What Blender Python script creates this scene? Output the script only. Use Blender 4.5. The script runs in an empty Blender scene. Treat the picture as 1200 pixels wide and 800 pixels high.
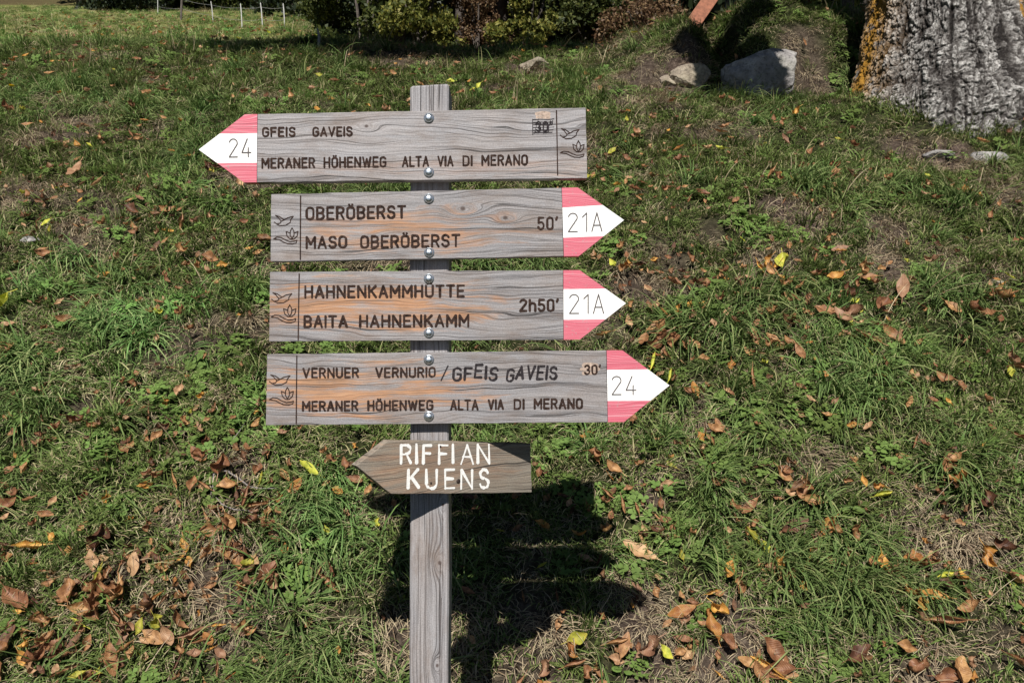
import bpy, bmesh, math, random
import numpy as np
from mathutils import Vector, Matrix, Euler, noise as mnoise

random.seed(7)
RNG = np.random.default_rng(11)
SC = bpy.context.scene
COL = SC.collection

# ------------------------------------------------------------------ camera, sky, sun, exposure
F = 942.0                      # focal length in photo pixels (1200 px wide)
cam_d = bpy.data.cameras.new('camera')
cam = bpy.data.objects.new('camera', cam_d)
COL.objects.link(cam)
cam_d.sensor_width = 36.0
cam_d.lens = 36.0 * F / 1200.0
cam_d.clip_start = 0.05
cam_d.clip_end = 2000.0
cam.location = (0, 0, 0)
cam.rotation_euler = (math.radians(90), 0, 0)
SC.camera = cam
SC.render.resolution_x = 1024
SC.render.resolution_y = 682

SUN = Vector((0.118, 1.0, -0.85)).normalized()     # the way the light travels
world = bpy.data.worlds.new('World')
SC.world = world
world.use_nodes = True
wn = world.node_tree
bg = wn.nodes['Background']
sky = wn.nodes.new('ShaderNodeTexSky')
sky.sky_type = 'NISHITA'
sky.sun_disc = False
sky.sun_elevation = math.radians(40.2)
sky.sun_rotation = math.radians(186.7)
sky.altitude = 1300
sky.air_density = 0.55
sky.dust_density = 0.2
wn.links.new(sky.outputs[0], bg.inputs[0])
bg.inputs[1].default_value = 0.05
sun_d = bpy.data.lights.new('sun', 'SUN')
sun_d.energy = 5.0
sun_d.angle = math.radians(0.5)
sun_d.color = (1.0, 0.955, 0.89)
sun = bpy.data.objects.new('sun', sun_d)
COL.objects.link(sun)
sun.location = (-2, -17, 14)
sun.rotation_euler = SUN.to_track_quat('-Z', 'Y').to_euler()
SC.view_settings.view_transform = 'Standard'
SC.view_settings.look = 'None'
SC.view_settings.exposure = 0.42
SC.view_settings.gamma = 1.0

# ------------------------------------------------------------------ helpers
def tag(o, label=None, cat=None, group=None, kind=None):
    if label: o['label'] = label
    if cat: o['category'] = cat
    if group: o['group'] = group
    if kind: o['kind'] = kind
    return o

def link(name, data, parent=None, loc=None):
    o = bpy.data.objects.new(name, data)
    COL.objects.link(o)
    if parent is not None: o.parent = parent
    if loc is not None: o.location = loc
    return o

def empty(name, loc=(0, 0, 0)):
    o = bpy.data.objects.new(name, None)
    o.empty_display_size = 0.1
    COL.objects.link(o)
    o.location = loc
    return o

def mesh_np(name, V, Fq, mats=(), smooth=False, attrs=None, mi=None):
    """V (n,3); Fq (m,k) with equal k."""
    V = np.asarray(V, np.float32); Fq = np.asarray(Fq, np.int32)
    me = bpy.data.meshes.new(name)
    n, m, k = len(V), len(Fq), Fq.shape[1]
    me.vertices.add(n); me.vertices.foreach_set('co', V.ravel())
    me.loops.add(m * k); me.loops.foreach_set('vertex_index', Fq.ravel())
    me.polygons.add(m)
    me.polygons.foreach_set('loop_start', np.arange(0, m * k, k, dtype=np.int32))
    if mi is not None: me.polygons.foreach_set('material_index', np.asarray(mi, np.int32))
    if smooth: me.polygons.foreach_set('use_smooth', np.ones(m, bool))
    for mt in mats: me.materials.append(mt)
    if attrs:
        for k2, a in attrs.items():
            at = me.attributes.new(k2, 'FLOAT', 'POINT')
            at.data.foreach_set('value', np.asarray(a, np.float32))
    me.update(calc_edges=True)
    return me

def _hash(ix, iy, s):
    h = (ix.astype(np.int64) * 374761393 + iy.astype(np.int64) * 668265263 + s * 1442695041) & 0xffffffff
    h = ((h ^ (h >> 13)) * 1274126177) & 0xffffffff
    h = (h ^ (h >> 16)) & 0xffff
    return h / 65535.0

def vnoise(x, y, s=0):
    x = np.asarray(x, float); y = np.asarray(y, float)
    ix = np.floor(x); iy = np.floor(y)
    fx = x - ix; fy = y - iy
    fx = fx * fx * (3 - 2 * fx); fy = fy * fy * (3 - 2 * fy)
    a = _hash(ix, iy, s); b = _hash(ix + 1, iy, s); c = _hash(ix, iy + 1, s); d = _hash(ix + 1, iy + 1, s)
    return (a * (1 - fx) + b * fx) * (1 - fy) + (c * (1 - fx) + d * fx) * fy

def fbm(x, y, s=0, o=4):
    t = 0; a = 0.5; w = 0
    for i in range(o):
        t = t + a * vnoise(x * 2 ** i + 17.3 * i, y * 2 ** i - 9.1 * i, s + i); w += a; a *= 0.5
    return t / w

def sstep(a, b, x):
    t = np.clip((np.asarray(x, float) - a) / (b - a), 0, 1)
    return t * t * (3 - 2 * t)

# ------------------------------------------------------------------ terrain
PY = np.array([-60, 0.9, 1.15, 1.45, 1.93, 2.6, 3.5, 5, 7, 8.5, 10, 14, 25, 40, 60, 130.])
PZ = np.array([-1.9, -1.5, -1.46, -1.30, -.82, -.17, .52, 1.40, 2.42, 3.06, 3.60, 5.22, 9.95, 16.9, 30, 80.])

def profile(y):
    y = np.asarray(y, float)
    r = 0
    for o, w in ((-.3, .2), (-.12, .3), (0, 0), (.12, .3), (.3, .2)):
        r = r + w * np.interp(y + o * np.clip(y * .35, .5, 6), PY, PZ)
    return r

def height(x, y):
    x = np.asarray(x, float); y = np.asarray(y, float)
    z = profile(y)
    near = sstep(1.3, 2.0, y)
    z = z + near * (fbm(x * .9, y * .9, 3, 3) - .5) * .22 * (1 - .4 * sstep(8, 14, y))
    z = z + near * (fbm(x * 2.6 + 3, y * 5.0, 5, 3) - .5) * .15
    z = z + near * (fbm(x * 9, y * 10, 8, 3) - .5) * .065
    # little terrace with a broken edge up by the stones and the old tree
    ye = 5.82 + .25 * (vnoise(x * 1.1, x * 0 + 4, 21) - .5) - .25 * sstep(2.0, 3.4, x)
    xm = sstep(.6, 1.6, x)
    z = z + xm * (.44 * sstep(ye - .12, ye + .16, y) * (1 - sstep(ye + .9, ye + 2.6, y))
                  - .10 * sstep(ye - .9, ye - .1, y) * (1 - sstep(ye, ye + .3, y)))
    z = z + .20 * np.exp(-(((x - 1.98) / .34) ** 2 + ((y - 6.3) / .34) ** 2)) + .10 * np.exp(-(((x - 1.3) / .26) ** 2 + ((y - 6.3) / .3) ** 2))
    # gap between the two mounds where the shade falls
    z = z - .42 * np.exp(-((x - 1.60) / .15) ** 2) * sstep(5.75, 6.0, y) * (1 - sstep(7.5, 8.5, y))
    # gentle mound at the tree foot
    z = z + .16 * np.exp(-(((x - 2.55) / .75) ** 2 + ((y - 5.0) / .6) ** 2))
    # lip in the middle of the crest
    z = z + .05 * sstep(7.2, 7.7, y) * (1 - sstep(7.9, 9.5, y)) * sstep(-2.6, -1.2, x) * (1 - sstep(1.2, 2.0, x))
    # behind the crest the ground levels out in the middle and on the right, and the meadow runs on at the left
    mr = sstep(-.27, -.20, x / np.maximum(y, 1.0))
    z = z - mr * np.clip(y - 8.8, 0, 16) * .055 + sstep(-6, 2, x) * .42 * np.maximum(0, y - 24)
    z = z + .25 * np.maximum(0, y - 36)
    return z

def grid_axis(parts):
    out = [parts[0][0]]
    for a, b, st in parts:
        n = max(1, int(round((b - a) / st)))
        out += list(np.linspace(a, b, n + 1)[1:])
    return np.array(out)

GX = grid_axis([(-90, -20, 6), (-20, -7, .5), (-7, -3.2, .12), (-3.2, 5, .035), (5, 9, .12), (9, 22, .5), (22, 90, 6)])
GY = grid_axis([(-60, -4, 6), (-4, 1.3, .3), (1.3, 7.6, .035), (7.6, 11, .08), (11, 18, .25), (18, 45, .6), (45, 125, 5)])

# patches measured in the photo (px x, px y, radius px) -> dry / bare ground
def hit(px, py):
    """ground point seen at a photo pixel"""
    dx = (px - 600) / F; dz = (400 - py) / F
    t = 1.75; st = .02
    while t < 60:
        if dz * t < float(height(dx * t, t)): break
        t += st; st *= 1.01
    lo, hi = t - st, t
    for _ in range(18):
        m = (lo + hi) / 2
        if dz * m < float(height(dx * m, m)): hi = m
        else: lo = m
    return Vector((dx * hi, hi, float(height(dx * hi, hi))))

DRY = [(935, 252, 38, 1), (905, 300, 30, .8), (1035, 275, 30, .9), (1110, 305, 26, .8), (1045, 320, 25, .8), (820, 495, 34, 1), (800, 545, 26, .7),
       (760, 572, 22, 1.), (745, 745, 60, .9), (860, 745, 45, .8), (1100, 632, 60, .8), (1160, 640, 50, .7), (1080, 775, 60, .9), (1000, 760, 40, .5),
       (150, 665, 28, .8), (170, 715, 22, .7), (290, 530, 30, .7), (275, 560, 26, .9), (120, 258, 28, .7), (75, 268, 20, .7), (100, 435, 26, .7), (95, 480, 20, .6),
       (1170, 320, 22, .7), (780, 300, 26, .6), (690, 60, 30, .8), (740, 85, 40, .8), (560, 70, 30, .8), (470, 78, 40, .7), (620, 90, 30, .9), (800, 85, 30, .9), (930, 62, 16, .7),
       (1110, 180, 30, 1), (1060, 178, 30, .8), (60, 40, 50, .6), (620, 640, 30, .5), (950, 540, 30, .6), (830, 800, 40, .8), (1150, 740, 40, .6), (220, 600, 26, .6), (40, 700, 26, .5)]
LUSH = [(390, 600, 48, 1), (340, 590, 30, .6), (150, 380, 60, .7), (60, 330, 40, .4), (960, 225, 40, .9), (1075, 235, 60, .9), (1115, 345, 36, 1), (700, 785, 34, 1), (1000, 700, 90, .8), (920, 650, 60, .8),
        (1120, 720, 40, .6), (840, 375, 60, .6), (1040, 385, 50, .7), (300, 500, 40, .4), (830, 590, 40, .6), (400, 260, 60, .5), (560, 520, 60, .4), (240, 230, 50, .5),
        (940, 345, 40, .5), (1000, 440, 70, .6), (860, 480, 40, .7), (700, 500, 50, .5), (640, 110, 60, .4), (1110, 560, 60, .5), (1000, 110, 24, .8), (370, 90, 60, .4)]
def fld(lst):
    out = []
    for px, py, r, w in lst:
        p = hit(px, py); out.append((p.x, p.y, r * p.y / F, w))
    return out
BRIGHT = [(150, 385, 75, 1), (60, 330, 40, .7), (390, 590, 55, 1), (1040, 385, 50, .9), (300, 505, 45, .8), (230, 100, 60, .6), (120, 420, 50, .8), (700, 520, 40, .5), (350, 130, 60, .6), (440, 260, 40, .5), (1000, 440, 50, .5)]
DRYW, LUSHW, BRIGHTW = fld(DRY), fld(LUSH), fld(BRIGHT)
def blobs(lst, x, y):
    t = np.zeros_like(np.asarray(x, float))
    wob = (fbm(x * 6, y * 6, 40, 3) - .5) * .9
    for a, b, r, w in lst:
        d = np.sqrt(((x - a) / r) ** 2 + ((y - b) / (r * 1.1)) ** 2) + wob
        t = np.maximum(t, w * (1 - sstep(.55, 1.25, d)))
    return t
def dryness(x, y):
    base = sstep(.56, .76, fbm(x * 2.3 + 31, y * 3.2, 60, 4)) * .75
    return np.clip(np.maximum(base, blobs(DRYW, x, y)) - blobs(LUSHW, x, y) * .7, 0, 1)
def lushness(x, y):
    base = sstep(.52, .75, fbm(x * 1.9 - 11, y * 2.4, 90, 4)) * .7
    return np.clip(np.maximum(base, blobs(LUSHW, x, y)) - blobs(DRYW, x, y), 0, 1)

# ------------------------------------------------------------------ materials
def new_mat(name):
    m = bpy.data.materials.new(name); m.use_nodes = True
    nt = m.node_tree; b = nt.nodes['Principled BSDF']
    return m, nt, b

class NT:
    def __init__(s, nt): s.nt = nt
    def n(s, t, **k):
        x = s.nt.nodes.new(t)
        for a, v in k.items(): setattr(x, a, v)
        return x
    def l(s, a, b): s.nt.links.new(a, b)
    def math(s, op, a, b=None, c=None, clamp=False):
        x = s.n('ShaderNodeMath', operation=op); x.use_clamp = clamp
        for i, v in enumerate((a, b, c)):
            if v is None: continue
            if isinstance(v, (int, float)): x.inputs[i].default_value = v
            else: s.l(v, x.inputs[i])
        return x.outputs[0]
    def comb(s, x, y, z):
        c = s.n('ShaderNodeCombineXYZ')
        for i, v in enumerate((x, y, z)):
            if isinstance(v, (int, float)): c.inputs[i].default_value = v
            else: s.l(v, c.inputs[i])
        return c.outputs[0]
    def noise(s, vec, scale, detail=4, rough=.55, dist=0.0):
        x = s.n('ShaderNodeTexNoise')
        if vec is not None: s.l(vec, x.inputs['Vector'])
        x.inputs['Scale'].default_value = scale; x.inputs['Detail'].default_value = detail
        x.inputs['Roughness'].default_value = rough; x.inputs['Distortion'].default_value = dist
        return x.outputs['Fac']
    def ramp(s, fac, stops):
        r = s.n('ShaderNodeValToRGB'); s.l(fac, r.inputs[0])
        e = r.color_ramp.elements
        while len(e) < len(stops): e.new(.5)
        for i, (p, c) in enumerate(stops):
            e[i].position = p
            e[i].color = (c, c, c, 1) if isinstance(c, (int, float)) else (*c, 1)
        return r.outputs[0]
    def mix(s, fac, a, b, mode='MIX'):
        x = s.n('ShaderNodeMix', data_type='RGBA', blend_type=mode)
        if isinstance(fac, (int, float)): x.inputs[0].default_value = fac
        else: s.l(fac, x.inputs[0])
        for i, v in ((6, a), (7, b)):
            if isinstance(v, tuple): x.inputs[i].default_value = (*v, 1)
            else: s.l(v, x.inputs[i])
        return x.outputs[2]
    def bump(s, h, strength, dist, prev=None):
        b = s.n('ShaderNodeBump'); b.inputs['Strength'].default_value = strength; b.inputs['Distance'].default_value = dist
        s.l(h, b.inputs['Height'])
        if prev is not None: s.l(prev, b.inputs['Normal'])
        return b.outputs[0]
    def attr(s, name, typ='GEOMETRY'):
        a = s.n('ShaderNodeAttribute', attribute_name=name, attribute_type=typ)
        return a.outputs['Fac']

def ground_material():
    m, nt, b = new_mat('ground_soil_and_thatch'); N = NT(nt)
    geo = N.n('ShaderNodeNewGeometry').outputs['Position']
    dry = N.attr('dry'); far = N.attr('woodland')
    f1 = N.noise(geo, 38, 6, .7); f2 = N.noise(geo, 7, 4); f3 = N.noise(geo, 160, 3, .7)
    green = N.ramp(f1, [(.3, (.010, .012, .005)), (.5, (.028, .034, .012)), (.72, (.075, .075, .032))])
    soil = N.ramp(f1, [(.28, (.030, .020, .016)), (.5, (.085, .060, .050)), (.72, (.20, .155, .125))])
    c = N.mix(dry, green, soil)
    meadow = N.ramp(f2, [(.3, (.10, .12, .035)), (.6, (.19, .19, .065)), (.8, (.24, .18, .09))])
    mf = N.attr('meadow')
    c = N.mix(mf, c, meadow)
    litter = N.ramp(f1, [(.3, (.02, .014, .009)), (.55, (.07, .045, .028)), (.75, (.15, .10, .06))])
    c = N.mix(far, c, litter)
    N.l(c, b.inputs['Base Color'])
    b.inputs['Roughness'].default_value = 1; b.inputs['Specular IOR Level'].default_value = .1
    h = N.math('ADD', N.math('MULTIPLY', f1, .7), N.math('MULTIPLY', f3, .3))
    N.l(N.bump(h, 1, .03), b.inputs['Normal'])
    return m

def grass_material(name, root, mid, tip, alt, trans=.22):
    m, nt, b = new_mat(name); N = NT(nt)
    u = N.attr('u'); r = N.attr('rnd'); t = N.attr('tint', 'INSTANCER')
    c = N.ramp(u, [(0, root), (.35, mid), (1, tip)])
    c = N.mix(N.math('MULTIPLY', N.math('GREATER_THAN', r, .86), .85), c, alt)
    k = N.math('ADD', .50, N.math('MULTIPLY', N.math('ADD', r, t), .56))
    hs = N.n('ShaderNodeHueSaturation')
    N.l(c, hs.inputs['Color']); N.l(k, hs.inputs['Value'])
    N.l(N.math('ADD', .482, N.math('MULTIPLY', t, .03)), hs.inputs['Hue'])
    hs.inputs['Saturation'].default_value = .95
    N.l(hs.outputs[0], b.inputs['Base Color'])
    b.inputs['Roughness'].default_value = .66; b.inputs['Specular IOR Level'].default_value = .14
    tr = N.n('ShaderNodeBsdfTranslucent'); N.l(hs.outputs[0], tr.inputs['Color'])
    mx = N.n('ShaderNodeMixShader'); mx.inputs[0].default_value = trans
    N.l(b.outputs[0], mx.inputs[1]); N.l(tr.outputs[0], mx.inputs[2])
    N.l(mx.outputs[0], nt.nodes['Material Output'].inputs[0])
    return m

M = {}
M['ground'] = ground_material()
M['grass'] = grass_material('green_grass', (.038, .044, .015), (.088, .136, .027), (.195, .262, .070), (.33, .29, .15))
M['grass_dark'] = grass_material('dark_long_grass', (.034, .05, .016), (.070, .128, .028), (.160, .235, .070), (.20, .23, .085))
M['straw'] = grass_material('dry_straw', (.13, .09, .055), (.32, .25, .155), (.50, .42, .27), (.14, .09, .055), .2)
M['herb'] = grass_material('clover_herb', (.05, .07, .02), (.088, .150, .030), (.130, .210, .044), (.17, .25, .06))

def leaf_mat(name, a, b_, c_, trans=.18):
    m, nt, b = new_mat(name); N = NT(nt)
    tc = N.n('ShaderNodeTexCoord').outputs['Object']
    sx = N.n('ShaderNodeSeparateXYZ'); N.l(tc, sx.inputs[0])
    oi = N.n('ShaderNodeObjectInfo').outputs['Random']
    nz = N.noise(tc, 45, 4, .6)
    c = N.ramp(nz, [(.3, a), (.52, b_), (.72, c_)])
    # side veins run out obliquely from the midrib
    ax = N.math('ABSOLUTE', sx.outputs[0])
    ph = N.math('MULTIPLY', N.math('SUBTRACT', sx.outputs[1], N.math('MULTIPLY', ax, .75)), 620)
    vein = N.math('POWER', N.math('ABSOLUTE', N.math('SINE', ph)), 6)
    rib = N.math('LESS_THAN', ax, .0009)
    v = N.math('MAXIMUM', N.math('MULTIPLY', vein, .35), rib)
    c = N.mix(N.math('MULTIPLY', v, .5), c, c_)
    hs = N.n('ShaderNodeHueSaturation'); N.l(c, hs.inputs['Color'])
    N.l(N.math('ADD', .70, N.math('MULTIPLY', oi, .6)), hs.inputs['Value'])
    N.l(N.math('ADD', .49, N.math('MULTIPLY', oi, .022)), hs.inputs['Hue'])
    N.l(hs.outputs[0], b.inputs['Base Color'])
    b.inputs['Roughness'].default_value = .5; b.inputs['Specular IOR Level'].default_value = .35
    hh = N.math('ADD', v, N.math('MULTIPLY', N.noise(tc, 120, 3), 1.2))
    N.l(N.bump(hh, .7, .0015), b.inputs['Normal'])
    tr = N.n('ShaderNodeBsdfTranslucent'); N.l(hs.outputs[0], tr.inputs['Color'])
    mx = N.n('ShaderNodeMixShader'); mx.inputs[0].default_value = trans
    N.l(b.outputs[0], mx.inputs[1]); N.l(tr.outputs[0], mx.inputs[2])
    N.l(mx.outputs[0], nt.nodes['Material Output'].inputs[0])
    return m
LEAF = {
    'brown': leaf_mat('dead_leaf_brown', (.12, .050, .022), (.27, .125, .055), (.45, .25, .12)),
    'dark': leaf_mat('dead_leaf_dark', (.05, .024, .014), (.12, .055, .028), (.25, .125, .06)),
    'tan': leaf_mat('dead_leaf_tan', (.20, .10, .055), (.36, .20, .11), (.50, .32, .19)),
    'orange': leaf_mat('dead_leaf_orange', (.22, .075, .02), (.42, .19, .045), (.56, .33, .09)),
    'yellow': leaf_mat('fading_leaf_yellow', (.22, .24, .03), (.45, .45, .06), (.62, .52, .10), .28),
}

def wood_material(name, seed, orange=None, knots=(), vertical=False, dark=1.0, band=1.0, amt=1.0, tone=(1, 1, 1)):
    """weathered board; object coordinates in metres, grain along X (or Z when vertical).
    orange: (cx, cz, rx, rz) of the patch where the silvery skin is washed off"""
    m, nt, b = new_mat(name); N = NT(nt)
    tc = N.n('ShaderNodeTexCoord').outputs['Object']
    s = N.n('ShaderNodeSeparateXYZ'); N.l(tc, s.inputs[0])
    X, Y, Z = s.outputs
    if vertical: X, Z = Z, X
    # slow waviness of the growth rings
    w1 = N.noise(N.comb(N.math('MULTIPLY', X, 3.2), N.math('MULTIPLY', Y, 3), N.math('ADD', N.math('MULTIPLY', Z, 12), seed)), 1.0, 3, .5)
    w2 = N.noise(N.comb(N.math('MULTIPLY', X, 6), N.math('MULTIPLY', Y, 8), N.math('ADD', N.math('MULTIPLY', Z, 20), seed + 7)), 1.0, 2, .5)
    g = N.math('ADD', Z, N.math('ADD', N.math('MULTIPLY', w1, .062 * amt), N.math('MULTIPLY', w2, .009 * amt)))
    kn = None
    for kx, kz, kr in knots:
        dx = N.math('SUBTRACT', X, kx); dz = N.math('SUBTRACT', Z, kz)
        r2 = N.math('ADD', N.math('POWER', N.math('DIVIDE', dx, kr * 3.6), 2.0), N.math('POWER', N.math('DIVIDE', dz, kr * 1.7), 2.0))
        gs = N.math('POWER', 2.718, N.math('MULTIPLY', r2, -1))
        g = N.math('ADD', g, N.math('MULTIPLY', N.math('MULTIPLY', gs, dz), -1.3))
        g = N.math('ADD', g, N.math('MULTIPLY', gs, kr * 1.6))
        rr = N.math('ADD', N.math('POWER', N.math('DIVIDE', dx, kr * .62), 2.0), N.math('POWER', N.math('DIVIDE', dz, kr * .5), 2.0))
        k1 = N.math('SUBTRACT', 1.25, rr, clamp=True)
        kn = k1 if kn is None else N.math('MAXIMUM', kn, k1)
    ring = N.noise(N.comb(N.math('MULTIPLY', X, .006), N.math('MULTIPLY', Y, .3), g), 300 * band, 3, .65)
    ringw = N.ramp(ring, [(.37, 0.0), (.43, .7), (.50, 1.0)])
    streak = N.noise(N.comb(N.math('MULTIPLY', X, 2.2), Y, N.math('MULTIPLY', g, 760)), 1.0, 5, .8)
    fib = N.noise(N.comb(N.math('MULTIPLY', X, 14), N.math('MULTIPLY', Y, 26), N.math('MULTIPLY', Z, 1500)), 1.0, 3, .7)
    blot = N.noise(N.comb(N.math('MULTIPLY', X, 6), Y, N.math('ADD', N.math('MULTIPLY', Z, 22), seed)), 1.0, 4, .6)
    grey = N.ramp(streak, [(.25, (.15 * dark, .145 * dark, .15 * dark)), (.5, (.335 * dark, .325 * dark, .335 * dark)), (.75, (.53 * dark, .515 * dark, .515 * dark))])
    grey = N.mix(N.math('MULTIPLY', N.math('SUBTRACT', 1.0, ringw), .9), grey, (.12, .112, .115))
    grey = N.mix(N.ramp(blot, [(.42, 0.0), (.75, .55)]), grey, (.36 * dark, .30 * dark, .265 * dark))
    spk = N.noise(tc, 420, 3, .8)
    grey = N.mix(1.0, grey, N.ramp(spk, [(.3, tuple(.72 * v for v in tone)), (.7, tuple(1.22 * v for v in tone))]), 'MULTIPLY')
    col = grey
    if orange:
        cx, cz, rx, rz, st = orange
        rr = N.math('ADD', N.math('POWER', N.math('ABSOLUTE', N.math('DIVIDE', N.math('SUBTRACT', X, cx), rx)), 2.4), N.math('POWER', N.math('ABSOLUTE', N.math('DIVIDE', N.math('SUBTRACT', Z, cz), rz)), 2.0))
        on = N.noise(N.comb(N.math('MULTIPLY', X, 7), Y, N.math('ADD', N.math('MULTIPLY', g, 85), seed * 2)), 1.0, 6, .72)
        mk = N.math('MULTIPLY', N.math('ADD', N.math('SUBTRACT', 1.0, rr), N.math('MULTIPLY', N.math('SUBTRACT', on, .50), 8.5)), st, clamp=True)
        oc = N.ramp(streak, [(.28, (.22, .105, .058)), (.5, (.45, .235, .125)), (.72, (.68, .43, .26))])
        oc = N.mix(N.math('MULTIPLY', N.math('SUBTRACT', 1.0, ringw), .55), oc, (.13, .075, .045))
        col = N.mix(mk, col, oc)
    stn = N.noise(N.comb(N.math('MULTIPLY', X, 9), Y, N.math('ADD', N.math('MULTIPLY', Z, 30), seed * 3)), 1.0, 5, .7)
    col = N.mix(N.ramp(stn, [(.48, 0.0), (.70, .62)]), col, (.17, .115, .08))
    if kn is not None:
        col = N.mix(N.math('MULTIPLY', kn, .85), col, (.055, .030, .022))
    crack = N.noise(N.comb(N.math('MULTIPLY', X, 3.2), Y, N.math('MULTIPLY', g, 300)), 1.0, 2, .5)
    ck = N.ramp(crack, [(.655, 0.0), (.685, 1.0)])
    col = N.mix(N.math('MULTIPLY', ck, .8), col, (.03, .026, .026))
    col = N.mix(N.math('MULTIPLY', N.ramp(fib, [(.3, 1.0), (.6, 0.0)]), .5), col, (.09, .083, .083))
    N.l(col, b.inputs['Base Color'])
    b.inputs['Roughness'].default_value = .72; b.inputs['Specular IOR Level'].default_value = .28
    h = N.math('ADD', N.math('MULTIPLY', ringw, .6), N.math('ADD', N.math('MULTIPLY', streak, .5), N.math('MULTIPLY', ck, -1.2)))
    N.l(N.bump(h, 1.0, .0013, N.bump(fib, .6, .0006)), b.inputs['Normal'])
    return m

def paint_material(name, colr, seed, worn):
    m, nt, b = new_mat(name); N = NT(nt)
    tc = N.n('ShaderNodeTexCoord').outputs['Object']
    s = N.n('ShaderNodeSeparateXYZ'); N.l(tc, s.inputs[0]); X, Y, Z = s.outputs
    w = N.noise(N.comb(N.math('MULTIPLY', X, 4), Y, N.math('ADD', N.math('MULTIPLY', Z, 14), seed)), 1, 2)
    g = N.math('ADD', Z, N.math('MULTIPLY', w, .05))
    st = N.noise(N.comb(N.math('MULTIPLY', X, 4), Y, N.math('MULTIPLY', g, 420)), 1, 3, .7)
    fl = N.noise(tc, 90, 4, .7)
    c = N.mix(N.math('MULTIPLY', N.ramp(st, [(.55, 0.0), (.78, 1.0)]), worn), colr, tuple(min(1, v * .35 + .5) for v in colr))
    c = N.mix(N.math('MULTIPLY', N.ramp(fl, [(.60, 0.0), (.68, 1.0)]), worn * .8), c, (.30, .26, .25))
    c = N.mix(N.math('MULTIPLY', N.ramp(st, [(.30, 1.0), (.46, 0.0)]), worn * .8), c, tuple(v * .55 for v in colr))
    N.l(c, b.inputs['Base Color'])
    b.inputs['Roughness'].default_value = .55
    N.l(N.bump(st, .9, .0012), b.inputs['Normal'])
    return m

def plain(name, c, rough=.6, metal=0, bump=0, bs=80, var=.25, spec=.4):
    m, nt, b = new_mat(name); N = NT(nt)
    tc = N.n('ShaderNodeTexCoord').outputs['Object']
    nz = N.noise(tc, bs, 4, .65)
    cc = N.ramp(nz, [(.3, tuple(v * (1 - var) for v in c)), (.7, tuple(min(1, v * (1 + var)) for v in c))])
    N.l(cc, b.inputs['Base Color'])
    b.inputs['Roughness'].default_value = rough; b.inputs['Metallic'].default_value = metal
    b.inputs['Specular IOR Level'].default_value = spec
    if bump: N.l(N.bump(nz, .8, bump), b.inputs['Normal'])
    return m

RED = (.53, .105, .150)
M['red'] = paint_material('faded_red_paint', RED, 3, 1.0)
M['white'] = paint_material('white_paint', (.80, .79, .77), 9, .22)
M['engrave'] = plain('burnt_groove', (.034, .021, .017), .95, bs=170, var=.85, spec=.1)
M['numeral'] = plain('grey_numeral', (.10, .09, .09), .8, bs=300, var=.2, spec=.1)
M['pencil'] = plain('charred_hand_lettering', (.026, .022, .024), .9, bs=200, var=.7, spec=.1)
M['white_brush'] = plain('brushed_white_paint', (.80, .79, .76), .6, bump=.001, bs=260, var=.12)
M['steel'] = plain('galvanised_steel', (.66, .72, .82), .36, 1, bump=.0008, bs=260, var=.35)
M['nail'] = plain('rusty_nail', (.05, .035, .03), .6, .5, bs=100)

# ------------------------------------------------------------------ setting: the ground sheet
def build_ground():
    X, Y = np.meshgrid(GX, GY)
    Z = height(X, Y)
    nx, ny = len(GX), len(GY)
    V = np.stack([X.ravel(), Y.ravel(), Z.ravel()], 1)
    i = np.arange(ny - 1)[:, None] * nx + np.arange(nx - 1)[None]
    Fq = np.stack([i, i + 1, i + nx + 1, i + nx], -1).reshape(-1, 4)
    x, y = V[:, 0], V[:, 1]
    wob = (fbm(x * .5, y * .5, 77, 3) - .5) * 5
    wood = np.maximum(sstep(30, 33, y + wob - 5 * sstep(-14, -19, x)), sstep(12.5, 15, y + wob * .5) * sstep(-4.0, -1.5, x + wob * .3))
    me = mesh_np('grass_bank', V, Fq, [M['ground']], True,
                 {'dry': dryness(x, y) * (1 - sstep(10, 14, y)), 'meadow': sstep(8.8, 11, y + wob * .3), 'woodland': wood})
    o = link('grassy_bank', me); tag(o, 'steep grassy bank rising behind the signpost to a meadow and woods', kind='structure')
build_ground()

# ------------------------------------------------------------------ instancing helper for what nobody could count
def protos(name, meshes):
    c = bpy.data.collections.new(name)
    for k, me in enumerate(meshes):
        c.objects.link(bpy.data.objects.new('%s_%02d' % (name, k), me))
    return c

def rot_euler(up, yaw):
    """euler XYZ whose Z axis is up, spun by yaw about it"""
    up = up / np.linalg.norm(up, axis=1, keepdims=True)
    ref = np.stack([np.cos(yaw), np.sin(yaw), np.zeros_like(yaw)], 1)
    xa = ref - up * np.sum(ref * up, 1, keepdims=True); xa /= np.linalg.norm(xa, axis=1, keepdims=True)
    ya = np.cross(up, xa)
    sy = np.clip(-xa[:, 2], -1, 1)
    return np.stack([np.arctan2(ya[:, 2], up[:, 2]), np.arcsin(sy), np.arctan2(xa[:, 1], xa[:, 0])], 1)

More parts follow.
